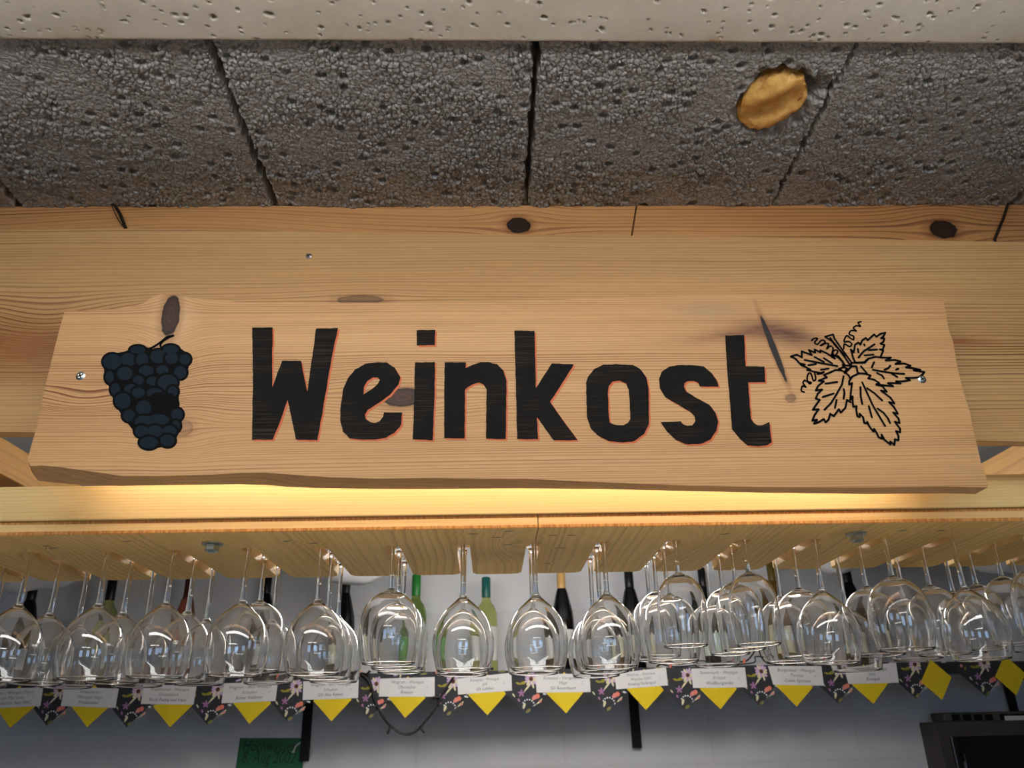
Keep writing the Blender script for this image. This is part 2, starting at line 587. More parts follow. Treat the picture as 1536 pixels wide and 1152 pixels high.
V = [v.co + FOAM + Vector((-.003, .004, .006)) for v in bm.verts]; F = [[q.index for q in f.verts] for f in bm.faces]
bm.free()
fo = mo('foam_plug', V, F, make_foam(), blocks[3], smooth=True)
fo['label'] = 'tan lump of cured foam filling a broken hole'

def joist():
    g = G('smooth_concrete')
    x, y, z = g.pos(); v = g.vec(x, y, z)
    n = g.noise(v, 6, 4); n2 = g.noise(v, 90, 4, .6); n3 = g.noise(g.vec(x * 3, y * 30, 0), 1, 3)
    col = g.mix(n.ss(.35, .65) * .7, lin(190, 184, 173), lin(176, 168, 154))
    col = g.scale(col, n2 * .28 + n3 * .14 + .79)
    # rust-brown drips near the far edge
    q = (y - YJ) / .02
    st = (q * q * -1).exp() * g.noise(g.vec(x * 9, y * 12, 4), 1, 3).ss(.56, .7)
    col = g.mix(st * .7, col, lin(150, 118, 78))
    mat = g.out(col, .6, n2, .25, .001)
    x0, x1, y0, y1 = -1.35, 1.35, YJ - .145, YJ
    res = .0016
    nx, ny = int((x1 - x0) / res), int((y1 - y0) / res)
    X, Y = np.meshgrid(np.linspace(x0, x1, nx), np.linspace(y0, y1, ny))
    D = (vnoise(X, Y, .05, 3) - .5) * .0012
    R = np.random.RandomState(5)
    for k in range(800):
        px, py = R.uniform(x0, x1), R.uniform(y0, y1)
        r = .0004 + .0021 * R.rand() ** 4; asp = R.uniform(1, 1.6)
        i0, i1 = np.searchsorted(X[0], [px - .012, px + .012]); j0, j1 = np.searchsorted(Y[:, 0], [py - .012, py + .012])
        if i1 <= i0 or j1 <= j0: continue
        sx_, sy_ = X[j0:j1, i0:i1], Y[j0:j1, i0:i1]
        a = R.uniform(0, .9)
        u = (sx_ - px) * math.cos(a) + (sy_ - py) * math.sin(a); v_ = (sy_ - py) * math.cos(a) - (sx_ - px) * math.sin(a)
        q = np.hypot(u / (r * asp + .0010), v_ / (r + .0010))
        D[j0:j1, i0:i1] -= np.clip(1 - q * q, 0, 1) ** .5 * (.0035 + r * 2)
    D -= np.clip(1 - (y1 - Y) / .005, 0, 1) ** 2 * .003
    Z = ZC - .012 - D
    V = np.stack([X.ravel(), Y.ravel(), Z.ravel()], 1)
    idx = np.arange(nx * ny).reshape(ny, nx)
    F = np.stack([idx[:-1, :-1].ravel(), idx[1:, :-1].ravel(), idx[1:, 1:].ravel(), idx[:-1, 1:].ravel()], 1)
    ring = np.concatenate([idx[0, :], idx[1:, -1], idx[-1, -2::-1], idx[-2:0:-1, 0]])
    sk = V[ring].copy(); sk[:, 2] = ZC + .055
    base = len(V); V = np.concatenate([V, sk])
    k = np.arange(len(ring)); k2 = (k + 1) % len(ring)
    F = np.concatenate([F, np.stack([ring[k], ring[k2], base + k2, base + k], 1)])
    o = mo('concrete_joist', V, F, mat, ceil, smooth=True)
    o['label'] = 'smooth pale concrete joist with air holes'
    return mat
M_CONC = joist()

# ================================================================== UPPER TIMBER (two lengths) and the wires
W_L, W_M, W_D = lin(206, 150, 98), lin(180, 122, 74), lin(104, 56, 30)
def at(px, py, y):
    p = onY(px, py, y); return p.x, p.z
kA = at(778, 338, YSL); kB = at(1415, 344, YSL); archA = at(270, 345, YSL)
M_SLAT = wood('upper_timber_pine', lin(214, 162, 106), lin(196, 140, 86), lin(104, 52, 26), freq=120, contrast=1.0, wav=.005,
              knots=[(kA[0], kA[1], .020, .0155, 0, .8, 1, (.022, .012, .008)), (kB[0], kB[1], .024, .018, 0, .85, 1, (.028, .014, .009))],
              arches=[(archA[0], .26, -.030, archA[1], .06)],
              bands=[(kA[0], .16, kA[1] - .004, .012, .5), (kB[0], .2, kB[1] - .004, .016, .5)], seed=1.3)
topz = ZC - .0005
jt, jb = onY(955, 308, YSL), onY(948, 351, YSL)
def slant(z): return jt.x + (jb.x - jt.x) * (z - jt.z) / (jb.z - jt.z)
zl = CAMZ + .69
for name, xa, xb, lab in (('timber', -1.6, None, 'long pine timber under the blocks with a black round knot near its butt joint'),
                          ('timber', None, 1.6, 'pine timber under the blocks with a split black knot near its hanging wire')):
    l = []
    xt = lambda z, q, sgn: (slant(z) + sgn * .0016) if q is None else q
    l = [Vector((xt(zl, xa, 1), YSL, zl)), Vector((xt(zl, xb, -1), YSL, zl)), Vector((xt(topz, xb, -1), YSL, topz)), Vector((xt(topz, xa, 1), YSL, topz))]
    tag(MB().prism([l], (0, .025, 0)).obj(name, M_SLAT), lab, 'timber', 'timbers under the block ceiling')

M_WIRE = plain('rusty_wire', lin(52, 46, 40), .6, .6)
def wire(p, q, r, lab, extra=False):
    a, b = onY(*p, YSL - .006), onY(*q, YSL - .012)
    a = Vector((a.x, a.y, min(a.z, ZC + .01)))
    mid = (a + b) / 2 + Vector((.002, 0, .001))
    o = root('wire', b - Vector((0, 0, .02)), lab, 'wire', 'wires at the board top')
    MB().tube([a + Vector((-.002, 0, .006)), a, mid, b, b - Vector((-.002, 0, .02))], r, 7).obj('strand', M_WIRE, o, smooth=True)
    if extra:
        MB().tube(spline([a, a + (mid - a) * .6 + Vector((-.006, 0, 0)), mid + (b - mid) * .5 + Vector((-.006, 0, 0)), b], 5), r * .3, 6).obj('strand', M_WIRE, o, smooth=True)
wire((167, 297), (189, 344), .0027, 'dark twisted hanging wire with a loose strand near the arched grain', True)
wire((1514, 300), (1492, 359), .0024, 'straight dark hanging wire beside the split black knot')

# ================================================================== BACK BOARD
bd_px = [(-300, 347), (200, 343), (512, 349), (770, 352), (1100, 355), (1412, 361), (1850, 369), (1850, 665), (1465, 661), (768, 655), (-300, 645)]
kb1 = at(540, 450, YB); b1 = at(60, 520, YB); b2_ = at(1490, 530, YB); b3 = at(1440, 512, YB); kb2 = at(30, 505, YB)
M_BOARD = wood('wide_board_pine', lin(206, 164, 110), lin(188, 144, 92), lin(108, 64, 36), freq=190, contrast=.75, wav=.006,
               knots=[(kb1[0], kb1[1], .035, .008, 0, .7, .6)],
               arches=[(b1[0], .12, .03, b1[1] + .03, .05)],
               bands=[(b1[0] - .05, .34, b1[1] + .012, .055, 1.3), (b2_[0] + .05, .24, b2_[1], .05, .7)],
               stains=[(b3[0], b3[1], .05, .007, -.05, lin(150, 88, 48), .8), (b1[0] - .02, b1[1] + .0, .24, .05, 0, lin(150, 98, 56), .9)], seed=4.2, rough=.48)
bl = [onY(x, y, YB) for x, y in bd_px]
board = tag(MB().prism([bl], (0, .022, 0)).obj('board', M_BOARD), 'wide old pine board fixed behind the painted sign', 'board')

# screws
M_ZINC = plain('zinc', lin(190, 195, 190), .3, 1.0)
M_DARKM = plain('dark_recess', lin(30, 30, 30), .6)
def screw(parent, p, r=.0052):
    m_ = MB()
    prof = [(0.0001, -.0016), (r * .55, -.0016), (r, -.0004), (r * 1.02, .001), (r * .9, .004)]
    V, F = [], []
    n = 20
    for (q, d) in prof:
        for k in range(n):
            a = 2 * math.pi * k / n
            V.append((p.x + q * math.cos(a), p.y + d, p.z + q * math.sin(a)))
    for i in range(len(prof) - 1):
        for k in range(n): F.append((i * n + k, i * n + (k + 1) % n, (i + 1) * n + (k + 1) % n, (i + 1) * n + k))
    m_.add(V, F)
    o = m_.obj('screw', M_ZINC, parent, smooth=False)
    c = MB()
    for ang in (.4, .4 + math.pi / 2):
        u = Vector((math.cos(ang), 0, math.sin(ang))); v = Vector((-math.sin(ang), 0, math.cos(ang)))
        q = [p + u * s * r * .55 + v * t * r * .16 + Vector((0, -.0018, 0)) for s, t in ((-1, -1), (1, -1), (1, 1), (-1, 1))]
        c.prism([q], (0, .0006, 0))
    c.obj('cross_recess', M_DARKM, o)
screw(board, onY(463, 384, YB), .0048)

# ================================================================== SIGN
top_px = [(97, 466.5), (130, 466), (169, 464), (195, 460), (216, 455), (224, 449), (231, 444), (241, 441), (253, 443), (266, 442), (276, 444), (287, 447), (330, 451), (360, 453), (400, 453), (497, 454), (633, 454), (780, 452), (897, 447), (1033, 444), (1180, 442.5), (1300, 443.5), (1414, 445.5)]
right_px = [(1419, 470), (1421, 485), (1424, 497), (1430, 513), (1436, 550), (1444, 584), (1455, 618), (1460, 645), (1466, 670), (1472, 697), (1480, 718)]
bot_px = [(1482, 731), (1416, 730), (1300, 731.5), (1180, 731), (1033, 728.5), (897, 723), (780, 718), (700, 717.5), (633, 717), (570, 718), (494, 716), (440, 712), (400, 709), (360, 709.5), (312, 712), (240, 714), (181, 713.5), (150, 709), (120, 705), (92, 701), (64, 698), (46, 699)]
bot_bk = [(1463, 741), (1416, 740), (1300, 741), (1143, 739), (1006, 736), (897, 733.5), (780, 732.5), (700, 733), (633, 733.5), (538, 733), (470, 732), (428, 730), (400, 727.5), (360, 726.5), (312, 727), (240, 728), (181, 729), (140, 728), (120, 727), (92, 725), (75, 723), (57, 721)]
left_px = [(41, 690), (47, 668), (53, 647), (59, 620), (64, 594), (75, 550), (83, 518), (91, 487)]
front = [sx(*p) for p in top_px + right_px + bot_px + left_px]
YSB = YB - .0005
back = []
for i, p in enumerate(front):
    back.append(Vector((p.x, YSB, p.z)))
nb = len(top_px) + len(right_px)
for k, p in enumerate(bot_bk):
    back[nb + k] = onY(*p, YSB)
lp = len(top_px) + len(right_px) + len(bot_px)
back[lp] = onY(48, 708, YSB)
n = len(front)
kk = [at(256, 473, YS), at(274, 642, YS), at(605, 596, YS), at(1160, 522, YS), at(1186, 597, YS)]
stn = at(1195, 500, YS); stg = at(1060, 466, YS); stb = at(1110, 500, YS); stl = at(260, 480, YS); stw = at(250, 555, YS)
al = at(130, 600, YS)
M_SIGN = wood('sign_pine', lin(212, 166, 112), lin(196, 147, 95), lin(126, 78, 44), freq=260, contrast=.85, wav=.005,
              knots=[(kk[0][0], kk[0][1], .0125, .033, .04, .55, 1, (.036, .015, .008)), (kk[1][0], kk[1][1], .014, .012, 0, .8, .4, (.20, .10, .05)), (kk[2][0], kk[2][1], .028, .0135, .05, .8, 1, (.045, .019, .010)),
                     (kk[3][0], kk[3][1], .0046, .052, .20, 0.0, 1, (.008, .004, .003)), (kk[4][0], kk[4][1], .008, .006, .4, .5, .5, (.08, .035, .02))],
              arches=[(al[0], .06, .016, al[1], .02)],
              bands=[(al[0], .12, al[1], .02, .6), (at(600, 560, YS)[0], .5, at(600, 560, YS)[1], .03, .25), (al[0] + .1, .2, al[1] + .02, .05, .35)],
              stains=[(stn[0] - .02, stn[1], .055, .016, -.25, lin(92, 54, 38), .95), (stb[0], stb[1], .075, .010, .12, lin(116, 72, 50), .7), (stg[0], stg[1], .045, .012, 0, lin(158, 138, 112), .5),
                      (stl[0], stl[1] + .002, .028, .046, 0, lin(216, 178, 132), .6)],
              knotcol=(.060, .026, .013), seed=8.8, rough=.5)
M_SIGNEDGE = wood('sign_waney_edge', lin(208, 160, 108), lin(188, 138, 90), lin(120, 76, 46), freq=160, contrast=.6, wav=.02, seed=3.3, rough=.7, fibre=.5)
sign = root('wooden_sign', Vector(((front[0].x + front[22].x) / 2, (YS + YB) / 2, min(p.z for p in back))), 'live-edge pine plank sign lettered Weinkost with painted grapes and vine leaves', 'sign')
mb = MB()
tris = tessellate_polygon([[Vector((p.x, p.z, 0)) for p in front]])
btris = tessellate_polygon([[Vector((p.x, p.z, 0)) for p in back]])
mb.add(front + back, [tuple(t) for t in tris] + [tuple(i + n for i in t) for t in btris])
for i in range(n):
    j = (i + 1) % n
    mb.F.append((i, j, j + n, i + n))
so = mb.obj('plank', [M_SIGN, M_SIGNEDGE], sign)
for f in so.data.polygons:
    if abs(f.normal.y) < .9 and f.normal.z < -.3:
        f.material_index = 1

# --- painted lettering
def make_paint():
    g = G('black_sign_paint')
    x, y, z = g.pos()
    st = g.noise(g.vec(x * 12, z * 500, 0), 1, 3, .6); bl_ = g.noise(g.vec(x * 14, z * 14, 3), 1, 3)
    col = g.mix((st.ss(.42, .75) * bl_.ss(.35, .75)).clamp(), lin(18, 17, 16), lin(66, 54, 42))
    g.bsdf.inputs['Specular IOR Level'].default_value = .08
    return g.out(col, .6, st, .25, .0005)
M_PAINT = make_paint()
M_ORANGE = plain('orange_shadow_paint', lin(205, 100, 48), .6, var=.2, vscale=200)
C5 = lambda x, y: (360 + x / 3.657, 440 + y / 3.657)
C6 = lambda x, y: (760 + x / 3.657, 440 + y / 3.657)
LET = [
 ('letter', C5, [[(68,190),(180,188),(177,350),(178,515),(232,370),(335,370),(370,540),(395,360),(418,195),(538,192),(508,330),(485,460),(455,640),(425,805),(308,803),(262,585),(215,720),(180,803),(66,803),(72,500),(70,300)]]),
 ('letter', C5, [[(556,600),(565,530),(590,470),(630,420),(690,387),(760,378),(805,380),(850,410),(880,460),(870,500),(820,560),(760,603),(700,640),(686,665),(690,690),(715,708),(740,712),(765,703),(785,680),(790,655),(890,655),(885,720),(850,765),(800,792),(740,803),(660,803),(600,795),(565,760),(550,700),(550,640)],
                 [(678,555),(680,515),(700,480),(730,462),(755,463),(768,475),(755,500),(720,530)]]),
 ('letter', C5, [[(960,380),(1070,378),(1066,600),(1058,806),(948,802),(955,600)], None, [(970,203),(1072,202),(1068,285),(970,287)]]),
 ('letter', C5, [[(1123,380),(1240,378),(1238,412),(1270,395),(1320,380),(1360,378),(1410,390),(1445,425),(1462,480),(1460,640),(1458,800),(1350,798),(1352,525),(1335,500),(1310,490),(1275,500),(1250,515),(1235,530),(1232,796),(1120,796),(1121,600)]]),
 ('letter', C6, [[(42,205),(152,207),(157,360),(160,520),(248,385),(368,392),(300,500),(238,597),(310,700),(388,805),(258,807),(166,680),(172,800),(58,800),(50,500)]]),
 ('letter', C6, [[(435,490),(445,460),(480,415),(530,393),(600,390),(690,393),(730,415),(765,460),(778,520),(780,720),(755,770),(700,812),(640,817),(560,812),(500,780),(460,740),(440,680)],
                 [(555,540),(560,510),(580,485),(620,480),(655,495),(670,530),(678,690),(665,710),(640,725),(590,722),(565,710),(558,650)]]),
 ('letter', C6, [[(1162,512),(1060,512),(1050,492),(1025,482),(990,482),(975,495),(972,515),(985,540),(1050,580),(1110,610),(1145,655),(1160,705),(1150,755),(1120,800),(1060,828),(980,828),(930,805),(880,760),(845,708),(955,703),(965,718),(990,728),(1018,725),(1035,700),(1030,675),(1000,645),(920,600),(870,570),(840,520),(835,470),(850,430),(890,405),(940,393),(1020,395),(1080,402),(1125,440),(1150,475)]]),
 ('letter', C6, [[(1198,233),(1303,230),(1306,320),(1310,400),(1413,403),(1418,487),(1325,490),(1332,600),(1340,690),(1355,712),(1375,725),(1400,725),(1440,706),(1453,818),(1430,833),(1380,840),(1320,835),(1280,800),(1235,745),(1225,600),(1210,430)]]),
]
def rough_loop(pts, jit=.35, step=5.0):
    out = []
    for i in range(len(pts)):
        a, b = pts[i], pts[(i + 1) % len(pts)]
        L = math.hypot(b[0] - a[0], b[1] - a[1]); k = max(1, int(L / step))
        for q in range(k):
            t = q / k
            out.append((a[0] + (b[0] - a[0]) * t + rnd.uniform(-jit, jit) * (q > 0), a[1] + (b[1] - a[1]) * t + rnd.uniform(-jit, jit)))
    return out
def sgn(p, off): # sign-face point lifted by off
    q = sx(*p); return Vector((q.x, q.y - off, q.z))
for name, C, loops in LET:
    shapes, cur = [], []
    for l in loops:
        if l is None: shapes.append(cur); cur = []
        else: cur.append(l)
    shapes.append(cur)
    m1, m2 = MB(), MB()
    for shp in shapes:
        rl = [rough_loop([C(*p) for p in l]) for l in shp]
        m1.prism([[sgn(p, .0008) for p in l] for l in rl], (0, .0005, 0))
        m2.prism([[sgn((p[0] + 2.4 + rnd.uniform(-.3, .3), p[1] + 2.2), .0004) for p in l] for l in rl], (0, .0003, 0))
    lo = m1.obj('letter', M_PAINT, sign)
    m2.obj('orange_edge', M_ORANGE, lo)

# --- grapes
M_GRAPE = plain('blue_black_paint', lin(22, 33, 43), .6, spec=.08, var=.3, vscale=250)
M_INK = plain('black_outline_paint', lin(10, 10, 12), .7, spec=.08, var=.15)
C4 = lambda x, y: (0 + x / 3.2, 400 + y / 3.2)
GR = [(540,457,52,45),(617,447,45,40),(662,400,45,26),(683,447,38,40),(760,432,46,40),(820,398,46,28),(825,440,40,36),(888,445,34,34),(527,530,28,38),(600,513,46,40),(703,500,44,34),(780,497,38,32),(865,508,38,38),(665,545,34,30),(733,550,38,30),(555,590,30,38),(630,590,42,34),(805,557,56,46),(665,605,38,32),(590,645,46,46),(745,610,48,34),(830,600,32,34),(620,715,38,36),(690,680,44,44),(780,660,80,55),(850,710,36,36),(760,735,62,34),(690,745,52,38),(845,765,28,34),(680,790,40,36),(745,790,46,36),(815,790,42,34),(715,845,52,36),(805,835,43,36)]
gd = empty('grape_drawing', (0, 0, 0)); gd.parent = sign
WORG[gd.name] = org_of(sign)
def ell(cx, cy_, rx, ry, off, n=26):
    return [sgn(C4(cx + rx * math.cos(2 * math.pi * k / n), cy_ + ry * math.sin(2 * math.pi * k / n)), off) for k in range(n)]
HULL = [(495,455),(540,418),(600,408),(650,385),(700,385),(745,400),(800,380),(850,380),(905,420),(915,450),(895,520),(850,550),(858,600),(860,680),(880,710),(868,770),(845,830),(810,862),(720,875),(680,850),(650,800),(600,735),(550,660),(530,590),(505,540)]
MB().prism([[sgn(C4(*p), .00035) for p in HULL]], (0, .0003, 0)).obj('dark_ground', M_INK, gd)
for i, (a, b, c, d) in enumerate(GR):
    o1 = MB().prism([ell(a, b, c + 3, d + 3, .0004 + i * 1e-5)], (0, .0004, 0)).add([], [])
    ob = o1.obj('grape', M_INK, gd)
    if (a, b) != (780, 660):
        nv = len(ob.data.vertices)
        bm = bmesh.new(); bm.from_mesh(ob.data)
        vs = [bm.verts.new(p - org_of(ob)) for p in ell(a, b, c - 8, d - 8, .00041 + i * 1e-5 + 4e-6)]
        f = bm.faces.new(vs); f.material_index = 1
        f.normal_update()
        if f.normal.y > 0: f.normal_flip()
        bm.to_mesh(ob.data); bm.free()
        ob.data.materials.append(M_GRAPE)
def ribbon(mb_, pts, w_, off, conv):
    P = [sgn(conv(*p), off) for p in pts]
    for a, b in zip(P[:-1], P[1:]):
        d = (b - a)
        if d.length < 1e-7: continue
        nn = Vector((-d.z, 0, d.x)).normalized() * w_ / 2
        mb_.add([a + nn, b + nn, b - nn, a - nn], [(0, 1, 2, 3)])
    for p in P:
        mb_.add([p + Vector((math.cos(k * math.pi / 4), 0, math.sin(k * math.pi / 4))) * w_ / 2 for k in range(8)], [tuple(range(8))])
def mmpx(k): return k * 1.14 / FPX
st_ = MB()
ribbon(st_, [(832,332),(800,340),(775,362),(740,385),(708,400)], mmpx(3.4), .0009, C4)
ribbon(st_, [(815,338),(780,362),(770,378),(776,395)], mmpx(2.8), .0009, C4)
st_.obj('grape_stalk', M_INK, gd)
# --- vine leaves
R1 = lambda x, y: (1180 + x / 5.758, 475 + y / 5.758)
R2 = lambda x, y: (1250 + x / 5.76, 475 + y / 5.76)
ld = empty('leaf_drawing', (0, 0, 0)); ld.parent = sign; WORG[ld.name] = org_of(sign)
LEAF = [
 ('vine_leaf', R1, [[(35,345),(85,330),(130,352),(128,300),(180,320),(215,333),(190,290),(245,312),(240,285),(290,310),(290,292),(345,318),(415,365),(385,330),(440,350),(480,390),(490,415)],
   [(35,345),(75,365),(110,405),(155,415),(120,418),(170,440),(205,460),(175,462),(250,480),(305,490),(265,497),(320,480)],
   [(155,375),(280,400),(435,428)],[(240,350),(320,392)],[(320,360),(390,405)],[(185,420),(250,410)],[(295,460),(360,450)]]),
 ('vine_leaf', R1, [[(470,465),(420,462),(380,480),(320,505),(345,525),(275,555),(320,560),(270,600),(250,640),(305,630),(265,670),(250,710),(285,720),(255,760),(225,805),(275,800),(240,850),(220,900),(260,890),(235,925),(280,910),(320,885),(335,915),(360,890),(375,840),(405,860),(450,800),(465,830),(505,790),(520,720),(550,740)],
   [(500,480),(535,510),(548,540)],[(490,515),(475,590),(430,670),(380,750),(325,805)],[(335,580),(435,565)],[(310,695),(405,665)],[(490,625),(498,660),(490,710)],[(430,720),(415,790)]]),
 ('vine_stalk', R1, [[(330,175),(400,155),(410,190),(480,290),(560,400)],[(330,175),(400,220),(470,310),(540,410)],[(375,185),(410,240),(500,340)],[(480,420),(550,425),(560,400),(670,395),(690,375)],[(500,490),(540,450),(560,430),(600,430),(610,480)],[(640,430),(690,490)],[(450,455),(490,435),(520,450),(500,480),(450,455)],[(440,340),(480,385),(500,420)]]),
 ('tendril', R1, [[(212,210),(235,190),(265,190),(240,225),(265,240),(300,205),(330,215),(310,245),(290,250),(320,235),(360,235),(345,280),(375,255),(400,275),(390,320),(420,335),(440,300),(415,290),(395,320),(430,345)]]),
 ('tendril', R1, [[(240,490),(250,540),(230,555),(218,520),(205,490),(185,495),(175,540),(195,580),(210,570),(170,560),(155,550),(140,575),(165,610),(135,600),(125,640),(150,652)]]),
 ('tendril', R1, [[(640,45),(615,55),(635,85),(600,80),(575,100),(600,125),(570,120),(545,130),(540,155),(575,170),(575,200),(545,185),(520,165),(500,190),(495,220),(530,215),(560,235),(545,260),(515,245),(495,240),(490,280)]]),
 ('vine_leaf', R2, [[(150,285),(170,360),(185,390)],[(150,285),(175,310),(185,245),(215,225),(230,245),(250,205),(280,185),(295,205),(350,155),(370,175),(405,150),(448,140),(430,175),(410,188),(440,190),(430,220),(405,235),(440,245),(425,285),(400,285),(430,295),(405,350)],
   [(215,355),(260,300),(355,240)],[(305,290),(375,285)],[(270,335),(345,330)],[(210,280),(215,310)],[(265,240),(268,250)]]),
 ('vine_leaf', R2, [[(185,400),(270,400),(300,365),(360,348),(420,355),(495,355),(450,380),(530,375),(580,388),(535,410),(610,405),(665,425),(625,440),(680,445),(750,460),(690,465),(785,480),(770,500),(735,525),(690,530),(625,530),(660,550),(600,560),(540,560),(580,578),(520,575),(470,575),(515,602),(440,595),(370,585)],
   [(340,460),(420,475),(520,490),(610,495)],[(350,395),(330,440)],[(440,460),(475,445),(490,425)],[(540,460),(560,450)],[(375,488),(420,510),(435,535)],[(505,495),(550,522)]]),
 ('vine_leaf', R2, [[(135,560),(160,520),(220,490),(280,495),(320,510),(300,535),(350,545),(395,575),(370,590),(420,600),(460,650),(410,640),(450,670),(490,700),(525,750),(480,740),(520,780),(555,840),(515,830),(560,880),(570,920),(530,910),(575,970),(575,1000),(540,990),(560,1030),(560,1070),(530,1060),(525,1110),(490,1080),(490,1105),(440,1065),(415,1020),(420,1055),(390,1045),(375,1010),(350,970),(345,995),(310,950),(290,910),(300,925),(265,920),(255,870),(225,840),(225,870),(205,860),(195,800),(200,775),(170,780),(165,730),(165,690),(145,720),(150,650),(160,575),(135,590),(135,560)],
   [(248,570),(290,660),(340,770),(400,870),(445,945)],[(232,610),(235,690),(248,755)],[(290,620),(350,660),(420,725)],[(305,775),(330,870)],[(380,795),(430,830),(470,880),(488,920)]]),
]
for nm, conv, strokes in LEAF:
    q = MB()
    for s_ in strokes:
        ribbon(q, spline(s_, 3) if nm == 'tendril' else s_, mmpx(2.4 if nm == 'tendril' else 3.0), .0008, conv)
    q.obj(nm, M_INK, ld, fixn=False)
screw(sign, sx(121, 564), .0062)
screw(sign, sx(1383, 569), .0058)

# ================================================================== GLASS RACK
HU = UNDER + CAMZ                    # plank underside
PT = .020                            # plank thickness
FYB = onH(760, 861, UNDER).y         # back edge
SLOTX = [47, 161, 262, 372, 481, 589, 694, 801, 906, 1012, 1116, 1221, 1326, 1426, 1532]
SLOTY = [830, 830, 827, 824, 824, 821, 819, 817, 815, 812, 811, 810, 807, 806, 804]
slots = [onH(x, y, UNDER) for x, y in zip(SLOTX, SLOTY)]
sp = (slots[-1].x - slots[0].x) / 14
ysl = sum(p.y for p in slots) / 15
slotx = [slots[0].x + sp * i for i in range(-1, 16)]
slotx[1:16] = [p.x for p in slots]
kn = [at(690, 820, 1.2), ]
M_FASC = wood('spruce_fascia', lin(244, 214, 150), lin(236, 200, 134), lin(206, 158, 96), freq=190, contrast=.5, wav=.006, seed=2.1, rough=.45, fibre=.15)
def make_edge():
    g = G('three_ply_edge')                 # pale core between two orange end-grain plies
    x, y, z = g.pos()
    t = (z - HU) / PT
    n = g.noise(g.vec(x * 260, z * 60, 0), 1, 2); n2 = g.noise(g.vec(x * 3, z * 400, 2), 1, 3)
    ply = (t.ss(.30, .24) + t.ss(.74, .80)).clamp()
    core = g.mix(n2.ss(.4, .7) * .6, lin(244, 206, 140), lin(228, 178, 108))
    end = g.mix(n.ss(.35, .65), lin(226, 164, 88), lin(192, 126, 58))
    return g.out(g.mix(ply, core, end), .6, n * ply, .4, .001)
M_EDGE = make_edge()
pk = [onH(763, 816, UNDER), onH(700, 800, UNDER), onH(990, 806, UNDER), onH(430, 812, UNDER), onH(1080, 800, UNDER)]
M_PLANK = wood('spruce_plank', lin(240, 198, 120), lin(228, 182, 104), lin(150, 100, 50), ax='yx', freq=75, contrast=.55, wav=.02, seed=5.5, rough=.5,
               knots=[(p_.y, p_.x, .0022, .0065, a_, .7, .9, (.09, .045, .02)) for p_, a_ in zip([onH(x_, y_, UNDER) for x_, y_ in ((745, 806), (709, 801), (763, 797), (762, 817), (830, 803), (842, 822), (857, 803), (1088, 801), (430, 812), (1355, 796), (1412, 796), (820, 845), (470, 815), (190, 812))], (0, .1, 0, 0, .2, .1, 0, .3, .5, 0, 0, .15, 0, .2))],
               arches=[(pk[0].y, .10, .05, pk[0].x, .03), (pk[2].y + .02, .12, -.05, pk[2].x + .06, .04), (pk[3].y, .15, .06, pk[3].x - .1, .04), (pk[4].y, .12, .05, pk[4].x + .16, .04), (pk[3].y, .12, -.05, pk[3].x - .38, .05)], fibre=.2)
rack = root('glass_rack', Vector((0, 1.25, HU)), 'pale spruce glass rack with slots, wine glasses hanging from it', 'rack')
XSEAM = onY(807, 780, FY0).x
slotf = [ysl] + [p.y for p in slots] + [ysl + .045]
def plank(xa, xb):
    pts = [(xa, FY0), (xb, FY0)]
    back_ = []
    hw, rc = .011, .012
    head, tail = [(xa, FYB)], [(xb, FYB)]
    for cx, sy_ in zip(slotx, slotf):
        yb = sy_ - .0078
        left = [(cx - hw - rc - .004, FYB), (cx - hw - .006, FYB - .003), (cx - hw, FYB - .014)]
        right = [(cx + hw, FYB - .014), (cx + hw + .006, FYB - .003), (cx + hw + rc + .004, FYB)]
        arc = [(cx + hw * math.cos(math.pi - k * math.pi / 8), yb + hw - hw * math.sin(math.pi - k * math.pi / 8)) for k in range(9)]
        if xa < cx - .03 and cx + .03 < xb:
            back_ += left + arc + right
        elif abs(xb - cx) < .005:            # seam at the right end: left half of the slot
            tail = left + [q for q in arc if q[0] < xb - .001] + [(xb, yb)]
        elif abs(xa - cx) < .005:            # seam at the left end: right half of the slot
            head = [(xa, yb)] + [q for q in arc if q[0] > xa + .001] + right
    back_ = head + back_ + tail
    loop = pts + list(reversed(back_))
    o = MB().prism([[Vector((x, y, HU)) for x, y in loop]], (0, 0, PT)).obj('plank', [M_PLANK, M_EDGE], rack)
    for f in o.data.polygons:
        if f.normal.y < -.9 and abs(f.center.y + org_of(rack).y - FY0) < .002: f.material_index = 1
    bv = o.modifiers.new('bevel', 'BEVEL'); bv.width = .0015; bv.segments = 2; bv.limit_method = 'ANGLE'; bv.angle_limit = 1.0
plank(-1.5, XSEAM - .0004)
plank(XSEAM + .0004, 1.5)
ft = onY(20, 730, FY0 - .004).z
o = MB().box(-1.5, 1.5, FY0 - .004, FY0 + .024, HU + PT, ft, .0015).obj('fascia', M_FASC, rack)
# depth-wise support arms seen past the ends of the sign, fixed to the back of the board
M_ARM = wood('spruce_arm', lin(222, 178, 108), lin(204, 156, 88), lin(150, 104, 56), ax='yx', freq=160, contrast=.4, wav=.01, seed=7.7, rough=.5)
for side, (p0, p1) in (('l', ((0, 654), (43, 680))), ('r', ((1536, 662), (1475, 690)))):
    h_in = .50
    a = onH(*p0, h_in); b = onH(*p1, h_in - .0)
    x_in = (a.x + b.x) / 2
    xx = (x_in - .055, x_in) if side == 'l' else (x_in, x_in + .055)
    z1 = CAMZ + h_in; z0 = z1 - .06
    ARMS = globals().get('ARMS', []) + [(xx[0] + xx[1]) / 2]
    ARM_TOP = z1
    MB().box(xx[0], xx[1], YB + .022, 2.05, z0, z1, .002).obj('support_arm', M_ARM, rack)
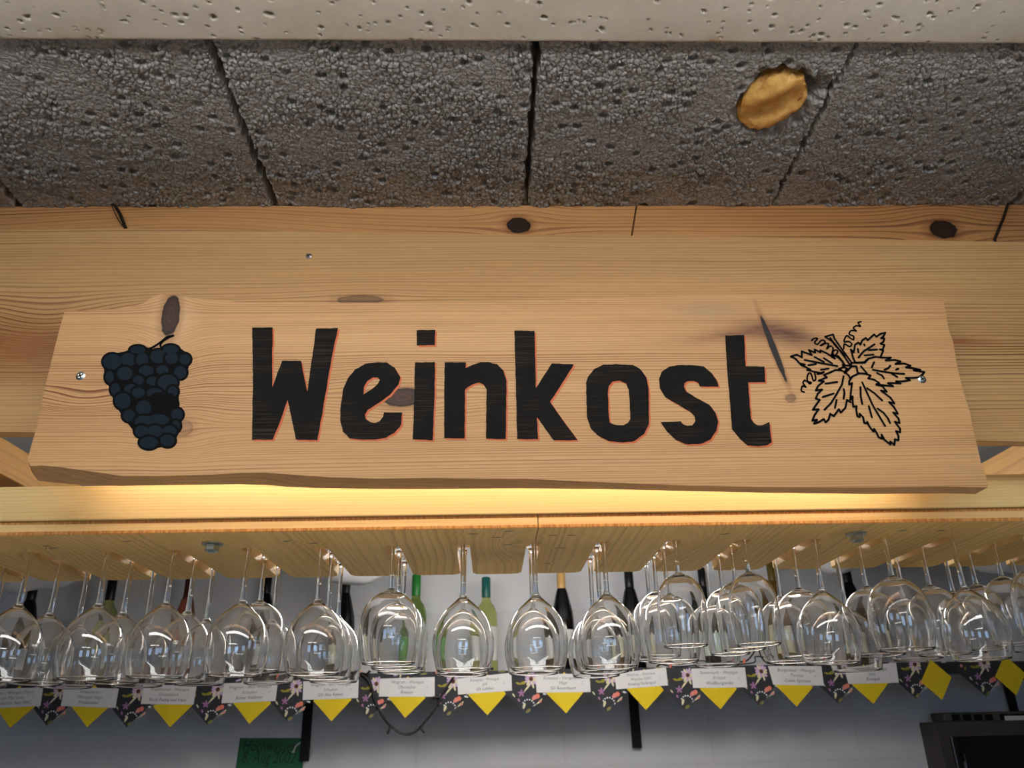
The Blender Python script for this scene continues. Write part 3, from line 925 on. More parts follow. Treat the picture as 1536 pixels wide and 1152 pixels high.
# nuts and washers under the plank, rods up to the ceiling behind the board
for (px, py) in ((319, 815), (1284, 800)):
    c = onH(px, py, UNDER)
    MB().lathe([(.0001, 0), (.0155, 0), (.0155, -.0022), (.0001, -.0022)], 28, (c.x, c.y, HU)).obj('washer', M_ZINC, rack)
    MB().lathe([(.0045, -.0022), (.0096, -.0022), (.0104, -.0035), (.0104, -.0105), (.0096, -.012), (.0045, -.012)], 6, (c.x, c.y, HU)).obj('hex_nut', M_ZINC, rack)
    MB().tube([(c.x, c.y, HU - .014), (c.x, c.y, CAMZ + .62)], .0045, 12).obj('threaded_rod', M_ZINC, rack)
# small pencil note on the plank: the letters T o m
tn = onH(75, 821, UNDER)
M_PENCIL = plain('pencil_grey', lin(80, 62, 44), .8)
pn = MB()
def pstroke(pts):
    P = [onH(x, y, UNDER) - Vector((0, 0, .0004)) for x, y in pts]
    pn.tube(P, .0004, 4)
for s_ in ([(64, 818.5), (74, 818.5)], [(69, 818.5), (69, 824)], [(75, 820.5), (74, 822.5), (77, 823.5), (79, 821.5), (76.5, 820)], [(80, 823.5), (81, 820.5), (83, 823), (84, 820.7), (87, 823)]):
    pstroke(s_)
pn.obj('pencil_note', M_PENCIL, rack)

# unseen bar counter, added to bounce light up to the rack and blocks
M_CTOP = plain('pale_grey_laminate', lin(222, 224, 226), .45)
M_CFR = wood('counter_front_pine', lin(206, 160, 110), lin(186, 136, 88), lin(120, 76, 44), freq=120, contrast=.5, seed=2.9)
bc = root('bounce_counter', Vector((0, 1.0, 0)), 'unseen bar counter added below the glass rack, pale grey top bouncing light upward', 'counter')
MB().box(-1.9, 1.9, .62, 1.62, 1.02, 1.06, .004).obj('worktop', M_CTOP, bc)
MB().box(-1.85, 1.85, .80, .83, 0, 1.02).obj('front_panel', M_CFR, bc)
for q_ in (-1.85, 1.82):
    MB().box(q_, q_ + .03, .83, 1.55, 0, 1.02).obj('side_panel', M_CFR, bc)

# warm light strip on the back lower edge of the board, above the fascia
strip = root('led_strip', Vector((0, YB + .013, onY(768, 655, YB).z - .012)), 'slim warm light strip under the lower edge of the wide board', 'lamp')

# ================================================================== WINE GLASSES
gg = G('clear_glass')
gg.bsdf.inputs['Transmission Weight'].default_value = 1
gg.bsdf.inputs['IOR'].default_value = 1.58
gg.out((.985, .99, .99), 0.0)
M_GLASS = gg.mat
def glass_kind(stem, prof, sr, thick=.0011, foot=.034):
    """hanging upside down: z = 0 is the foot's upper face on the plank, bowl downwards. stem = foot to bowl"""
    NS = 40
    out_ = spline(prof, 5)
    inner = []
    k0 = 2
    zi = out_[0][0] + .007
    for (z, r) in out_:
        if z > zi + .002:
            inner.append((z, max(.002, r - thick - .0026 * math.exp(-(z - zi) / .016))))
    inner = [(zi, .0001), (zi + .0006, min(.004, inner[0][1] * .6))] + inner
    bowl = [(r, -(stem + z)) for z, r in out_]
    rim = [(out_[-1][1] - thick * .5, -(stem + out_[-1][0]) - .0006)]
    bowl = bowl + rim + [(r, -(stem + z)) for z, r in reversed(inner)]
    mb_ = MB().lathe(bowl, NS)
    bowl_me = mo('tmp', mb_.V, mb_.F, M_GLASS, origin=(0, 0, 0), smooth=True)
    r0 = out_[0][1]
    stp = spline([(0.0075, -.004), (sr * 1.25, -.009), (sr, -.018), (sr, -stem * .5), (sr * .97, -stem + .02), (sr * 1.05, -stem + .008), (r0, -stem)], 5)
    mb_ = MB().lathe(stp, 20)
    stem_me = mo('tmp', mb_.V, mb_.F, M_GLASS, origin=(0, 0, 0), smooth=True)
    ftp = [(.0001, .0), (foot * .6, -.0001), (foot - .001, -.0003), (foot, .0007), (foot - .0005, .0013)]
    # foot lies on the plank: its edge at z = 0 .. 0.0015, rising to the centre on the stem side
    ftp = [(.0001, .0055), (foot * .5, .0050), (foot * .95, .0020), (foot, .0010), (foot * .96, .0002), (foot * .6, .0002), (.014, -.0005), (.0075, -.004)]
    mb_ = MB().lathe(ftp, 32)
    foot_me = mo('tmp', mb_.V, mb_.F, M_GLASS, origin=(0, 0, 0), smooth=True)
    res = []
    for q in (bowl_me, stem_me, foot_me):
        bm = bmesh.new(); bm.from_mesh(q.data)
        bmesh.ops.recalc_face_normals(bm, faces=list(bm.faces))
        bm.to_mesh(q.data); bm.free()
        res.append(q.data); bpy.data.objects.remove(q)
    # make sure outer surfaces face out
    for me, test in zip(res, (0, 0, 0)):
        f = me.polygons[0] if me is not res[2] else me.polygons[-1]
        c = f.center; nrm = f.normal
        outward = Vector((c.x, c.y, 0)).normalized()
        good = nrm.dot(outward) > 0 if me is not res[2] else nrm.z < 0
        if not good:
            me.flip_normals()
    for me, nm in zip(res, ('bowl', 'stem', 'foot')): me.name = nm
    return res
PA = [(0, .0042), (.004, .0058), (.009, .0105), (.0165, .0190), (.027, .0295), (.040, .0380), (.054, .0432), (.068, .0452), (.083, .0445), (.097, .0415), (.108, .0385)]
PB_ = [(0, .0040), (.002, .0075), (.006, .0155), (.013, .0240), (.024, .0312), (.038, .0350), (.055, .0364), (.075, .0357), (.095, .0335), (.106, .0318)]
PC = [(0, .0042), (.003, .008), (.0075, .0175), (.0155, .0285), (.027, .0375), (.042, .0428), (.058, .0448), (.076, .0440), (.095, .0410), (.107, .0385)]
KINDS = {'A': glass_kind(.093, PA, .0037), 'B': glass_kind(.068, PB_, .0033), 'C': glass_kind(.082, PC, .0036), 'D': glass_kind(.078, PC, .0034)}
RAD = {'A': .0455, 'B': .0368, 'C': .0452, 'D': .0452}
DESC = {'A': 'tulip-shaped wine glass', 'B': 'small wine glass', 'C': 'round-shouldered wine glass', 'D': 'short-stemmed wine glass'}
ROWS = [
 ('row beyond the left end of the sign', [('A', 35, 855), ]),
 ('row under the sign\'s left end', [('A', 47, 830), ('A', 90, 842), ('A', 133, 856)]),
 ('row under the grape bunch', [('A', 161, 830), ('A', 199, 844), ('A', 233, 858)]),
 ('row beside the hex nut on the grape side', [('A', 262, 827), ('A', 292, 837), ('A', 321, 851)]),
 ('row under the first stroke of the W', [('A', 372, 825), ('C', 393, 832), ('A', 417, 847)]),
 ('row under the last stroke of the W', [('A', 481, 824), ('A', 500, 834), ('A', 512, 847)]),
 ('row under the e', [('C', 589, 821), ('C', 600, 827), ('C', 607, 842)]),
 ('row under the n', [('A', 694, 819), ('A', 702, 830)]),
 ('row under the k', [('A', 801, 817), ('A', 791, 828)]),
 ('row under the o', [('A', 906, 815), ('A', 895, 820), ('A', 887, 832)]),
 ('row under the s', [('B', 1012, 812), ('C', 997, 819), ('B', 986, 829), ('B', 976, 838)]),
 ('row under the t', [('B', 1116, 811), ('B', 1101, 818), ('B', 1081, 829), ('D', 1065, 839)]),
 ('row under the curled tendrils', [('A', 1220, 810), ('D', 1185, 825), ('D', 1161, 837)]),
 ('row under the longest vine leaf', [('D', 1326, 807), ('D', 1298, 817), ('A', 1271, 829)]),
 ('row under the sign\'s right end', [('A', 1426, 806), ('D', 1380, 821), ('D', 1345, 834)]),
 ('row beyond the right end of the sign', [('B', 1532, 804), ('B', 1492, 815), ('B', 1453, 827), ('B', 1420, 838)]),
 ('last row beyond the sign\'s right end', [('B', 1586, 814), ('B', 1540, 826), ('B', 1507, 835)]),
]
ORD = ['foremost', 'second', 'third', 'fourth']
for r_i, (rowname, L) in enumerate(ROWS):
    prev = None
    lean = rnd.uniform(-.015, .015)            # one slot leans its glasses the same way
    for j, (kd, px, py) in enumerate(L):
        p = onH(px, py, UNDER)
        if prev is not None: p.y = max(p.y, prev[0] + prev[1] + RAD[kd] + .001)
        prev = (p.y, RAD[kd])
        cx = slotx[r_i] if r_i < len(slotx) else p.x
        p.x = cx
        rz = rnd.uniform(0, 6)
        o = root('wine_glass', (p.x, p.y, HU + PT + .0003), '%s hanging %s in the %s' % (DESC[kd], ORD[j] if len(L) > 1 else 'alone', rowname), 'wine glass', 'wine glasses hanging upside down in the rack')
        o.rotation_euler = (lean, rnd.uniform(-.015, .015), 0)
        for me, nm in zip(KINDS[kd], ('bowl', 'stem', 'foot')):
            instance(me, nm, o)

# ================================================================== SHELF, BOTTLES, CARDS
SHZ = onY(768, 1007, SHY).z          # shelf top
M_SHELF = plain('black_brown_shelf', lin(38, 34, 32), .5)
shelf = root('wall_shelf', Vector((0, WALLY, SHZ - .02)), 'dark shelf board on black brackets carrying the wine bottles', 'shelf')
tag(shelf)
XL, XR = -2.0, 2.05
tilt = 0.0
MB().box(XL, XR, SHY, WALLY, SHZ - .022, SHZ, .002).obj('board', M_SHELF, shelf)
M_BLACK = plain('black_metal', lin(8, 8, 9), .5, spec=.2)
for px, ptip in ((457, 1142), (955, 1122), (1521, 1075)):
    c = onY(px, ptip, WALLY - .006)
    b_ = MB()
    zt = SHZ - .022
    b_.box(c.x - .016, c.x + .016, WALLY - .018, WALLY - .012, c.z, zt, .002)
    zs = onY(px, 1117.5, WALLY - .008).z if px == 457 else c.z + .02
    b_.tube([(c.x, WALLY - .013, zs), (c.x, WALLY - .0005, zs)], .005, 12)
    b_.tube([(c.x, WALLY - .019, c.z + .018), (c.x, WALLY - .0005, c.z + .018)], .005, 12)
    b_.box(c.x - .016, c.x + .016, SHY + .03, WALLY - .012, zt - .005, zt, .001)
    b_.box(c.x - .006, c.x + .006, SHY + .06, WALLY - .012, zt - .03, zt - .003)
    b_.obj('bracket', M_BLACK, shelf)

def glossy(name, col, rough=.12, trans=0.0, ior=1.4):
    g = G(name)
    x, y, z = g.opos()
    n = g.noise(g.vec(x, y, z), 40, 2)
    g.out(g.scale(tuple(col), n * .1 + .95), rough)
    g.bsdf.inputs['Transmission Weight'].default_value = trans
    g.bsdf.inputs['IOR'].default_value = ior
    return g.mat
M_BLK = glossy('black_bottle_glass', lin(14, 13, 12), .08)
M_PALE = glossy('pale_wine_glass', lin(214, 220, 140), .03, .9)
M_GRN = glossy('green_wine_glass', lin(150, 178, 92), .03, .85)
M_ROSE = glossy('rose_wine_glass', lin(190, 110, 86), .03, .8)
M_GOLDW = glossy('golden_wine_glass', lin(130, 96, 36), .05, .6)
caps = {k: glossy('capsule_' + k, lin(*v), .3) for k, v in dict(black=(18, 18, 18), green=(40, 120, 50), teal=(24, 84, 78), gold=(190, 150, 90), dark=(30, 28, 28), maroon=(70, 26, 22), olive=(96, 78, 30)).items()}
labs = {k: plain('paper_' + k, lin(*v), .7) for k, v in dict(white=(205, 205, 200), cream=(205, 200, 170), green=(90, 150, 60), mint=(190, 205, 195)).items()}
BP = [  # px at the neck, top y, glass, capsule, label, label z0,z1 , height
 (52, 872, M_BLK, 'black', 'white', 'black bottle with a white label above the Gemischter Satz card'),
 (170, 868, M_PALE, 'black', 'white', 'pale bottle with a black cap above the Muskateller card'),
 (286, 866, M_ROSE, 'maroon', 'white', 'rose wine bottle with a dark red cap above the Fuchs und Hase card'),
 (402, 862, M_BLK, 'black', 'white', 'black bottle with a black cap above the Roter Veltliner card'),
 (520, 862, M_BLK, 'dark', 'cream', 'black bottle with a cream label above the Alte Reben card'),
 (625, 862, M_GRN, 'green', 'green', 'pale green bottle with a bright green cap and green label'),
 (729, 866, M_PALE, 'teal', 'white', 'pale yellow-green bottle with a dark teal cap and white label'),
 (841, 855, M_BLK, 'gold', 'white', 'black bottle with a gold capsule and white label'),
 (942, 853, M_BLK, 'black', 'cream', 'black bottle with a cream label above the Riesling card'),
 (1052, 852, M_BLK, 'black', 'mint', 'black bottle with a mint label above the Weissburgunder card'),
 (1155, 842, M_GOLDW, 'olive', 'cream', 'golden sweet wine bottle with an olive capsule above the Spaetlese card'),
 (1267, 846, M_BLK, 'black', 'cream', 'black bottle with a cream label above the Zweigelt card'),
]
for i, (px, py, gm, cp, lb, lab) in enumerate(BP):
    yb = SHY + .115
    t = onY(px, py, yb)
    H = t.z - SHZ
    R_ = .0375
    o = root('wine_bottle', (t.x, yb, SHZ + .0003), lab, 'bottle', 'wine bottles on the wall shelf')
    rn = .0140
    pr = [(.0001, .012), (.02, .004), (.030, .0), (R_ - .002, .0015), (R_, .006), (R_, H * .30), (R_, H * .48), (R_ * .93, H * .58), (R_ * .72, H * .68), (rn * 1.5, H * .76), (rn, H * .82), (rn, H * .995), (.0001, H * .995)]
    if gm is M_PALE or gm is M_GRN:
        pr = [(.0001, .012), (.02, .004), (.030, .0), (R_ - .002, .0015), (R_, .006), (R_, H * .30), (R_, H * .55), (R_ * .96, H * .62), (R_ * .78, H * .68), (rn * 1.2, H * .735), (rn, H * .77), (rn, H * .995), (.0001, H * .995)]
    def put(prof, nm, mat, n_=28, cut=None):
        m_ = MB().lathe(prof, n_, (t.x, yb, SHZ + .0003))
        return m_.obj(nm, mat, o, smooth=True)
    put(pr, 'glass_body', gm)
    put([(rn + .0012, H * .80 if gm is M_BLK else H * .78), (rn + .0014, H * .84), (rn + .0014, H * .99), (rn * .8, H), (.0001, H)], 'capsule', caps[cp])
    # wrapped paper label, front half
    V, F = [], []
    z0, z1 = H * .13, H * (.40 if gm is M_BLK else .47)
    n_ = 18
    for k in range(n_ + 1):
        a = math.radians(-90 - 78 + 156 * k / n_)
        for z in (z0, z1):
            V.append((t.x + (R_ + .0006) * math.cos(a), yb + (R_ + .0006) * math.sin(a), SHZ + z))
    for k in range(n_): F.append((2 * k, 2 * k + 2, 2 * k + 3, 2 * k + 1))
    mo('paper_label', V, F, labs[lb], o, smooth=True)

# napkins: floral and yellow diamonds hanging over the shelf edge, then the cards
M_FLORAL = plain('dark_floral_paper', lin(36, 38, 44), .75, var=.25, vscale=90)
M_YEL = plain('yellow_napkin', lin(214, 188, 14), .75, var=.05, vscale=120)
PRC = {k: plain('print_' + k, lin(*v), .75) for k, v in dict(lilac=(190, 165, 196), cream=(206, 200, 165), heart=(80, 36, 26), yellow=(140, 134, 40), pink=(206, 130, 124), violet=(150, 105, 150), white=(215, 222, 226), olive=(120, 116, 66), coral=(214, 120, 100)).items()}
PRN = list(PRC)
PXM = onY(900, 1060, SHY).x - onY(800, 1060, SHY).x   # metres per 100 px at the shelf edge
U_ = PXM / 100
def floral(tip, idx):
    """square napkin hung by its corner: the part over the edge hangs, the rest lies on the shelf"""
    yf = SHY - .0035 - .0012 * (idx % 2)
    drop = SHZ + .002 - tip.z
    o = root('floral_napkin', tip, '', 'napkin', 'dark floral napkins over the shelf edge')
    cx = tip.x
    th = .0010
    hw = drop
    top = SHZ + .0022 + .0012 * (idx % 2)
    m_ = MB()
    # hanging triangle
    tri = [Vector((cx, yf, tip.z)), Vector((cx + hw, yf, top)), Vector((cx - hw, yf, top))]
    m_.prism([tri], (0, -th, 0))
    # part lying on the shelf (back to the bottles)
    L = .055
    lie = [Vector((cx - hw, yf - th, top)), Vector((cx + hw, yf - th, top)), Vector((cx + hw - L, yf + L, top)), Vector((cx - hw + L, yf + L, top))]
    m_.prism([lie], (0, 0, -.0008))
    m_.obj('cloth', M_FLORAL, o)
    # print: one daisy, leaves, roses, dots
    pv, pf, pm = [], [], []
    lay = [0]
    def poly(pts, c):
        lay[0] += 1
        b = len(pv)
        for (u, v) in pts: pv.append((cx + u * U_, yf - th - .0003 - lay[0] * 2e-6, tip.z + v * U_))
        pf.append(tuple(range(b, b + len(pts)))); pm.append(PRN.index(c))
    def petal(x, y, l, w_, a, c):
        d = (math.cos(a), math.sin(a)); nrm = (-d[1], d[0])
        pts = []
        for t_, s_ in ((0, .35), (.35, .9), (.7, 1), (.92, .6), (1, 0)):
            pts.append((x + d[0] * l * t_ + nrm[0] * w_ * s_, y + d[1] * l * t_ + nrm[1] * w_ * s_))
        for t_, s_ in ((.92, .6), (.7, 1), (.35, .9), (0, .35)):
            pts.append((x + d[0] * l * t_ - nrm[0] * w_ * s_, y + d[1] * l * t_ - nrm[1] * w_ * s_))
        poly(pts, c)
    def disc(x, y, r, c, n_=10): poly([(x + r * math.cos(2 * math.pi * k / n_), y + r * math.sin(2 * math.pi * k / n_)) for k in range(n_)], c)
    petal(-2, 31, 16, 1.4, .85, 'cream'); petal(-8, 42, 10, 2.2, .3, 'yellow'); petal(-14, 44, 7, 1.6, -.3, 'yellow')
    petal(-17, 60, 9, 2, 1.2, 'coral')
    for k in range(13): petal(9, 49, 9.5 + (k % 3), 1.9, k * 2 * math.pi / 13 + .2, 'lilac' if k % 4 else 'cream')
    petal(10, 47, 12, 1.5, -1.35, 'cream')
    disc(9, 49, 3.2, 'heart')
    for k in range(5): petal(-6, 29, 5.5, 1.3, k * 1.256 + .3, 'violet')
    petal(-9, 17, 5, 1.5, 2, 'violet')
    disc(14, 23, 3.4, 'pink', 7); disc(18, 24.5, 3.6, 'coral', 7); disc(12, 21.5, 2.6, 'pink', 7)
    petal(16, 13, 12, 1.2, .7, 'cream'); disc(22, 17, 2, 'pink', 7); petal(26, 28, 6, 1.2, -.3, 'white')
    for k in range(7):
        a = 2.6 - k * .42
        disc(4 + 9 * math.cos(a), 11 + 9 * math.sin(a), 1.15, 'white', 8)
    petal(-4, 7, 9, 1.9, 1.25, 'cream'); petal(0, 2.5, 8, 2.2, .5, 'olive')
    petal(-16, 24, 6, 1.0, 2.2, 'cream'); petal(-24, 38, 6, 1.2, 1.2, 'yellow'); disc(-28, 45, 2.4, 'pink', 7); petal(-30, 52, 8, 1.4, .4, 'lilac'); petal(32, 50, 8, 1.4, 2.2, 'olive'); disc(36, 44, 2.2, 'coral', 7); petal(34, 60, 9, 1.6, .3, 'lilac'); petal(-40, 60, 10, 1.6, .1, 'olive'); petal(44, 56, 7, 1.2, 1.4, 'cream')
    pr_ = mo('floral_print', pv, pf, [PRC[k] for k in PRN], o)
    pr_.data.polygons.foreach_set('material_index', pm)
    return o
CARDN = ['Gemischter Satz', 'Muskateller', 'Fuchs und Hase', 'Roter Veltliner', 'Alte Reben', 'Rivaner', 'Luftikus', 'Rosenbaum', 'Riesling', 'Weissburgunder', 'Spaetlese', 'Zweigelt']
FT = [(70,1089),(190,1091),(311,1088),(431,1083),(553,1079),(670,1075),(789,1071),(910,1068),(1028,1065),(1140,1059),(1258,1055),(1374,1048),(1480,1045)]
for i, p in enumerate(FT):
    o = floral(onY(*p, SHY - .005), i)
    if i < 11: o['label'] = 'dark floral paper napkin between the %s and %s cards' % (CARDN[i], CARDN[i + 1])
    elif i == 11: o['label'] = 'dark floral paper napkin between the Zweigelt card and a bare yellow diamond'
    else: o['label'] = 'dark floral paper napkin between the two bare yellow diamonds'
YT = [(16,1092),(131,1091),(255,1091),(375,1086),(497,1082),(609,1077),(731,1073),(849,1070),(970,1065),(1081,1064),(1196,1060),(1310,1056),(1411,1050),(1523,1043)]
for i, p in enumerate(YT):
    yy = SHY - .0062
    t = onY(*p, yy)
    hd = 29 * U_
    ww = .98 if i < 12 else .84
    tw = rnd.uniform(-.05, .05) if i < 12 else (.07 if i == 12 else .04)
    c = t + Vector((0, 0, hd))
    pts = []
    for k in range(4):
        a = -math.pi / 2 + k * math.pi / 2
        pts.append(c + Vector((math.cos(a) * hd * ww, 0, math.sin(a) * hd)) + Vector((math.sin(a) * tw * hd * -1 if k % 2 == 0 else 0, 0, (math.cos(a) * tw * hd * 1.5) if k % 2 else 0)))
    o = MB().prism([pts], (0, -.0016, 0)).obj('yellow_napkin', M_YEL)
    tag(o, 'yellow paper diamond under the %s card' % CARDN[i] if i < 12 else ('bare yellow paper diamond beside the Zweigelt card' if i == 12 else 'bare yellow paper diamond above the dark cabinet'), 'napkin', 'yellow diamonds along the shelf edge')

CARDS = [
 ((-22,1034),(64.5,1031),(60.5,1059),(-25,1063), ['Wien - Weingut Mayer', 'am Pfarrplatz', 'Gemischter Satz DAC']),
 ((97,1030),(178,1033),(173,1062),(91,1059), ['Weinviertel -', 'Weingut Hagn', 'Muskateller']),
 ((216,1027),(295,1028),(290,1057),(211,1056), ['Weinviertel - Weingut', 'Groissb\u00f6ck', 'Ros\u00e9 Fuchs und Hase']),
 ((336,1025),(417,1022),(413,1051.5),(332,1055), ['Wagram - BIO Weingut', 'Schuster', 'Roter Veltliner']),
 ((455,1022),(538,1019),(537,1047),(454,1050), ['Wagram - BIO Weingut', 'Schuster', 'GV Alte Reben']),
 ((570,1018),(652,1015.5),(652,1045),(568,1045), ['Wagram - Weingut', '\u00dcberacker', 'Rivaner']),
 ((686,1018),(767,1009),(768,1036),(687,1042), ['Kamptal - Weingut', 'J\u00f6ll', 'GV Luftikus']),
 ((803,1010.5),(884,1011),(886,1038),(805,1039), ['Kremstal - Vorspannhof', 'Mayr', 'GV Rosenbaum']),
 ((922,1010),(999,1001),(1002,1028),(924.5,1034), ['Wachau - Dom\u00e4ne', 'Wachau DAC', 'Riesling Federspiel']),
 ((1037,1003),(1117.5,1001),(1121,1031),(1039.5,1032), ['Steiermark - Weingut', 'Krispel', 'Wei\u00dfburgunder']),
 ((1152,999),(1232,999),(1236,1028.5),(1160,1027), ['Burgenland - Weingut', 'Tschida', 'Cuv\u00e9e Sp\u00e4tlese']),
 ((1265.5,1001),(1344,994),(1348.5,1024),(1273,1026), ['Neuberg - Weingut', 'Salzl', 'Zweigelt']),
]
M_CARD = plain('white_card', lin(212, 212, 212), .8, var=.03)
M_TGRN = plain('print_green_ink', lin(96, 122, 112), .8)
M_TGRY = plain('print_grey_ink', lin(84, 88, 98), .8)
def text_mesh(txt, size, shear=0.0):
    cu = bpy.data.curves.new('t', 'FONT')
    cu.body = txt; cu.size = size; cu.align_x = 'CENTER'; cu.align_y = 'CENTER'; cu.shear = shear; cu.resolution_u = 2
    ob = bpy.data.objects.new('t', cu); COL.objects.link(ob)
    dg = bpy.context.evaluated_depsgraph_get(); dg.update()
    me = bpy.data.meshes.new_from_object(ob.evaluated_get(dg))
    V = [v.co.copy() for v in me.vertices]; F = [tuple(p.vertices) for p in me.polygons]
    bpy.data.objects.remove(ob); bpy.data.curves.remove(cu); bpy.data.meshes.remove(me)
    return V, F
for i, (tl, tr, br, bl_, lines) in enumerate(CARDS):
    yc = SHY - .0087
    q = [onY(*p, yc) for p in (bl_, br, tr, tl)]
    o = MB().prism([q], (0, .0008, 0)).obj('wine_card', M_CARD)
    tag(o, 'white shelf card printed with %s as its last line' % CARDN[i], 'card', 'printed wine cards along the shelf')
    hb = (q[3] + q[2]) / 2 - (q[0] + q[1]) / 2
    ux = (q[1] - q[0]).normalized(); uz = Vector((-ux.z, 0, ux.x))
    cc = (q[0] + q[1] + q[2] + q[3]) / 4
    hgt = hb.length
    for li, line in enumerate(lines):
        V, F = text_mesh(line, hgt * .235, .12)
        wdt = max(v.x for v in V) - min(v.x for v in V)
        lim = (q[1] - q[0]).length * .86
        k = min(1, lim / wdt)
        base = cc + uz * (hgt * (.27 - .27 * li)) + Vector((0, -.0006, 0))
        VV = [base + ux * v.x * k + uz * v.y for v in V]
        mo('printed_line', VV, F, M_TGRN if li < 2 else M_TGRY, o)
    # faint price mark
    V, F = text_mesh('3,-', hgt * .17, .3)
    base = cc + ux * (q[1] - q[0]).length * .37 - uz * hgt * .02 + Vector((0, -.0006, 0))
    mo('price_mark', [base + ux * v.x + uz * v.y for v in V], F, plain('pencil_price', lin(150, 152, 178), .8) if i == 0 else bpy.data.materials['pencil_price'], o)

# string of fairy lights along the shelf
M_CABLE = plain('black_cable', lin(12, 12, 13), .5)
sl = root('string_lights', onY(600, 1100, SHY - .02), 'thin black fairy light cable looping below the shelf edge', 'string lights')
def cable(pts, nm, r=.0026):
    P = [onY(x, y, yy) for x, y, yy in pts]
    for p_, (x, y, yy) in zip(P, pts):
        if yy > SHY - .006: p_.z = max(p_.z, SHZ + .0048 + r)
    MB().tube(spline(P, 6), r, 7).obj(nm, M_CABLE, sl, smooth=True)
yf = SHY - .0140
cable([(360,1012,SHY+.03),(420,1008,SHY+.02),(470,1013,SHY+.01),(520,1010,SHY),(545,1013,yf),(556,1028,yf),(562,1050,yf),(572,1072,yf),(585,1088,yf),(600,1099,yf),(612,1101,yf),(625,1096,yf),(640,1080,yf),(655,1060,yf),(664,1040,yf),(676,1022,yf),(684,1012,yf),(700,1006,SHY+.02),(740,1003,SHY+.03)], 'cable', .0036)
cable([(535,1014,SHY),(552,1013,yf),(560,1035,yf-.004),(570,1065,yf-.004),(590,1093,yf-.004),(606,1102,yf-.004),(622,1099,yf-.004),(641,1079,yf-.004)], 'cable', .0022)
for a, b in (((586,1089),(581,1101)), ((629,1090),(637,1099)), ((660,1046),(649,1046)), ((549,1013),(555,1006))):
    cable([(a[0], a[1], yf), ((a[0]+b[0])/2, (a[1]+b[1])/2, yf-.003), (b[0], b[1], yf-.004)], 'bulb', .0038)
cable([(985,1000,SHY+.02),(1000,992,SHY+.02),(1020,996,SHY+.02),(1045,992,SHY+.015),(1080,997,SHY+.01),(1100,993,SHY+.01),(1118,992,SHY+.01),(1128,983,SHY+.01),(1136,972,SHY+.01),(1142,985,SHY+.01),(1150,994,SHY+.01),(1165,996,SHY+.01)], 'cable')
cable([(980,993,SHY+.03),(1010,1001,SHY+.03),(1050,998,SHY+.03),(1090,1000,SHY+.02),(1130,994,SHY+.02),(1133,985,SHY+.02),(1150,986,SHY+.02)], 'cable', .0022)

# green notice on the wall, white hook, dark panel, cabinet with an appliance
yg = WALLY - .0030
q = [onY(*p, yg) for p in ((352, 1166), (455, 1166), (453, 1107), (360, 1107))]
M_GREEN = plain('dark_green_card', lin(22, 96, 62), .7, var=.05)
no = MB().prism([q], (0, .002, 0)).obj('notice', M_GREEN)
tag(no, 'dark green card with handwriting about a flood, fixed to the wall', 'notice')
M_MARK = plain('black_marker', lin(8, 40, 28), .7)
for txt, x, y, s in (('Hochwasser', 403, 1119.5, .052), ('8. Aug 2002', 402, 1137, .052)):
    V, F = text_mesh(txt, s, .3)
    c = onY(x, y, yg - .0005)
    wdt = max(v.x for v in V) - min(v.x for v in V)
    k = (onY(444, y, yg) - onY(364, y, yg)).x / wdt
    mo('handwriting', [c + Vector((v.x * k, 0, v.y - v.x * k * .03)) for v in V], F, M_MARK, no)
M_HOOK = plain('white_plastic', lin(190, 192, 194), .4)
yh = WALLY - .0078
P = [onY(x, y, yh) for x, y in ((440, 1128), (444, 1119), (451, 1114), (459, 1113), (466, 1118), (469, 1126), (466, 1135), (459, 1142), (455, 1150), (455, 1166))]
ho = MB().tube(spline(P, 6), .0028, 8).obj('coat_hanger_hook', M_HOOK, smooth=True)
tag(ho, 'white curved hanger hook hung on the shelf bracket by the green card', 'hook')
MB().lathe([(.0001, -.004), (.004, -.003), (.005, 0), (.004, .003), (.0001, .004)], 10, tuple(P[0])).obj('ball_end', M_HOOK, ho, smooth=True)

# cabinet and appliance at the right
M_CAB = plain('dark_brown_cabinet', lin(58, 54, 50), .55)
M_DGLASS = glossy('dark_cabinet_glass', lin(14, 18, 24), .08)
M_ALU = plain('brushed_metal', lin(150, 155, 165), .35, .8)
ycab = 2.83
A_ = onY(1404, 1083, ycab); B_ = onY(1760, 1083, ycab)
cb = root('display_cabinet', Vector(((A_.x + B_.x) / 2, 2.89, 0)), 'dark glass-fronted cabinet standing below the shelf end', 'cabinet')
ztop = A_.z
MB().box(A_.x, B_.x, ycab + .02, WALLY - .002, 0, ztop, .004).obj('body', M_CAB, cb)
fr = MB()
fw_ = .045
fr.box(A_.x, A_.x + fw_ * .75, ycab, ycab + .02, .1, ztop).box(B_.x - fw_, B_.x, ycab, ycab + .02, .1, ztop).box(A_.x + fw_ * .75, B_.x - fw_, ycab, ycab + .02, ztop - fw_, ztop).box(A_.x + fw_ * .75, B_.x - fw_, ycab, ycab + .02, .1, .16)
fr.obj('door_frame', M_CAB, cb)
MB().box(A_.x + fw_ * .75, B_.x - fw_, ycab + .012, ycab + .018, .16, ztop - fw_).obj('glass_pane', M_DGLASS, cb)
for dx in (.006, .034):
    MB().box(A_.x + fw_ * .75 + dx, A_.x + fw_ * .75 + dx + .004, ycab + .002, ycab + .012, .16, ztop - fw_ - (.0 if dx < .01 else .05)).obj('metal_edge', M_ALU, cb)
MB().box(A_.x + fw_ * .75 + .012, A_.x + fw_ * .75 + .034, ycab - .004, ycab + .012, ztop - fw_ - .075, ztop - fw_ - .004, .003).obj('hinge_block', M_BLACK, cb)
C_ = onY(1418, 1069, ycab)
M_APP = plain('grey_appliance', lin(72, 70, 66), .5)
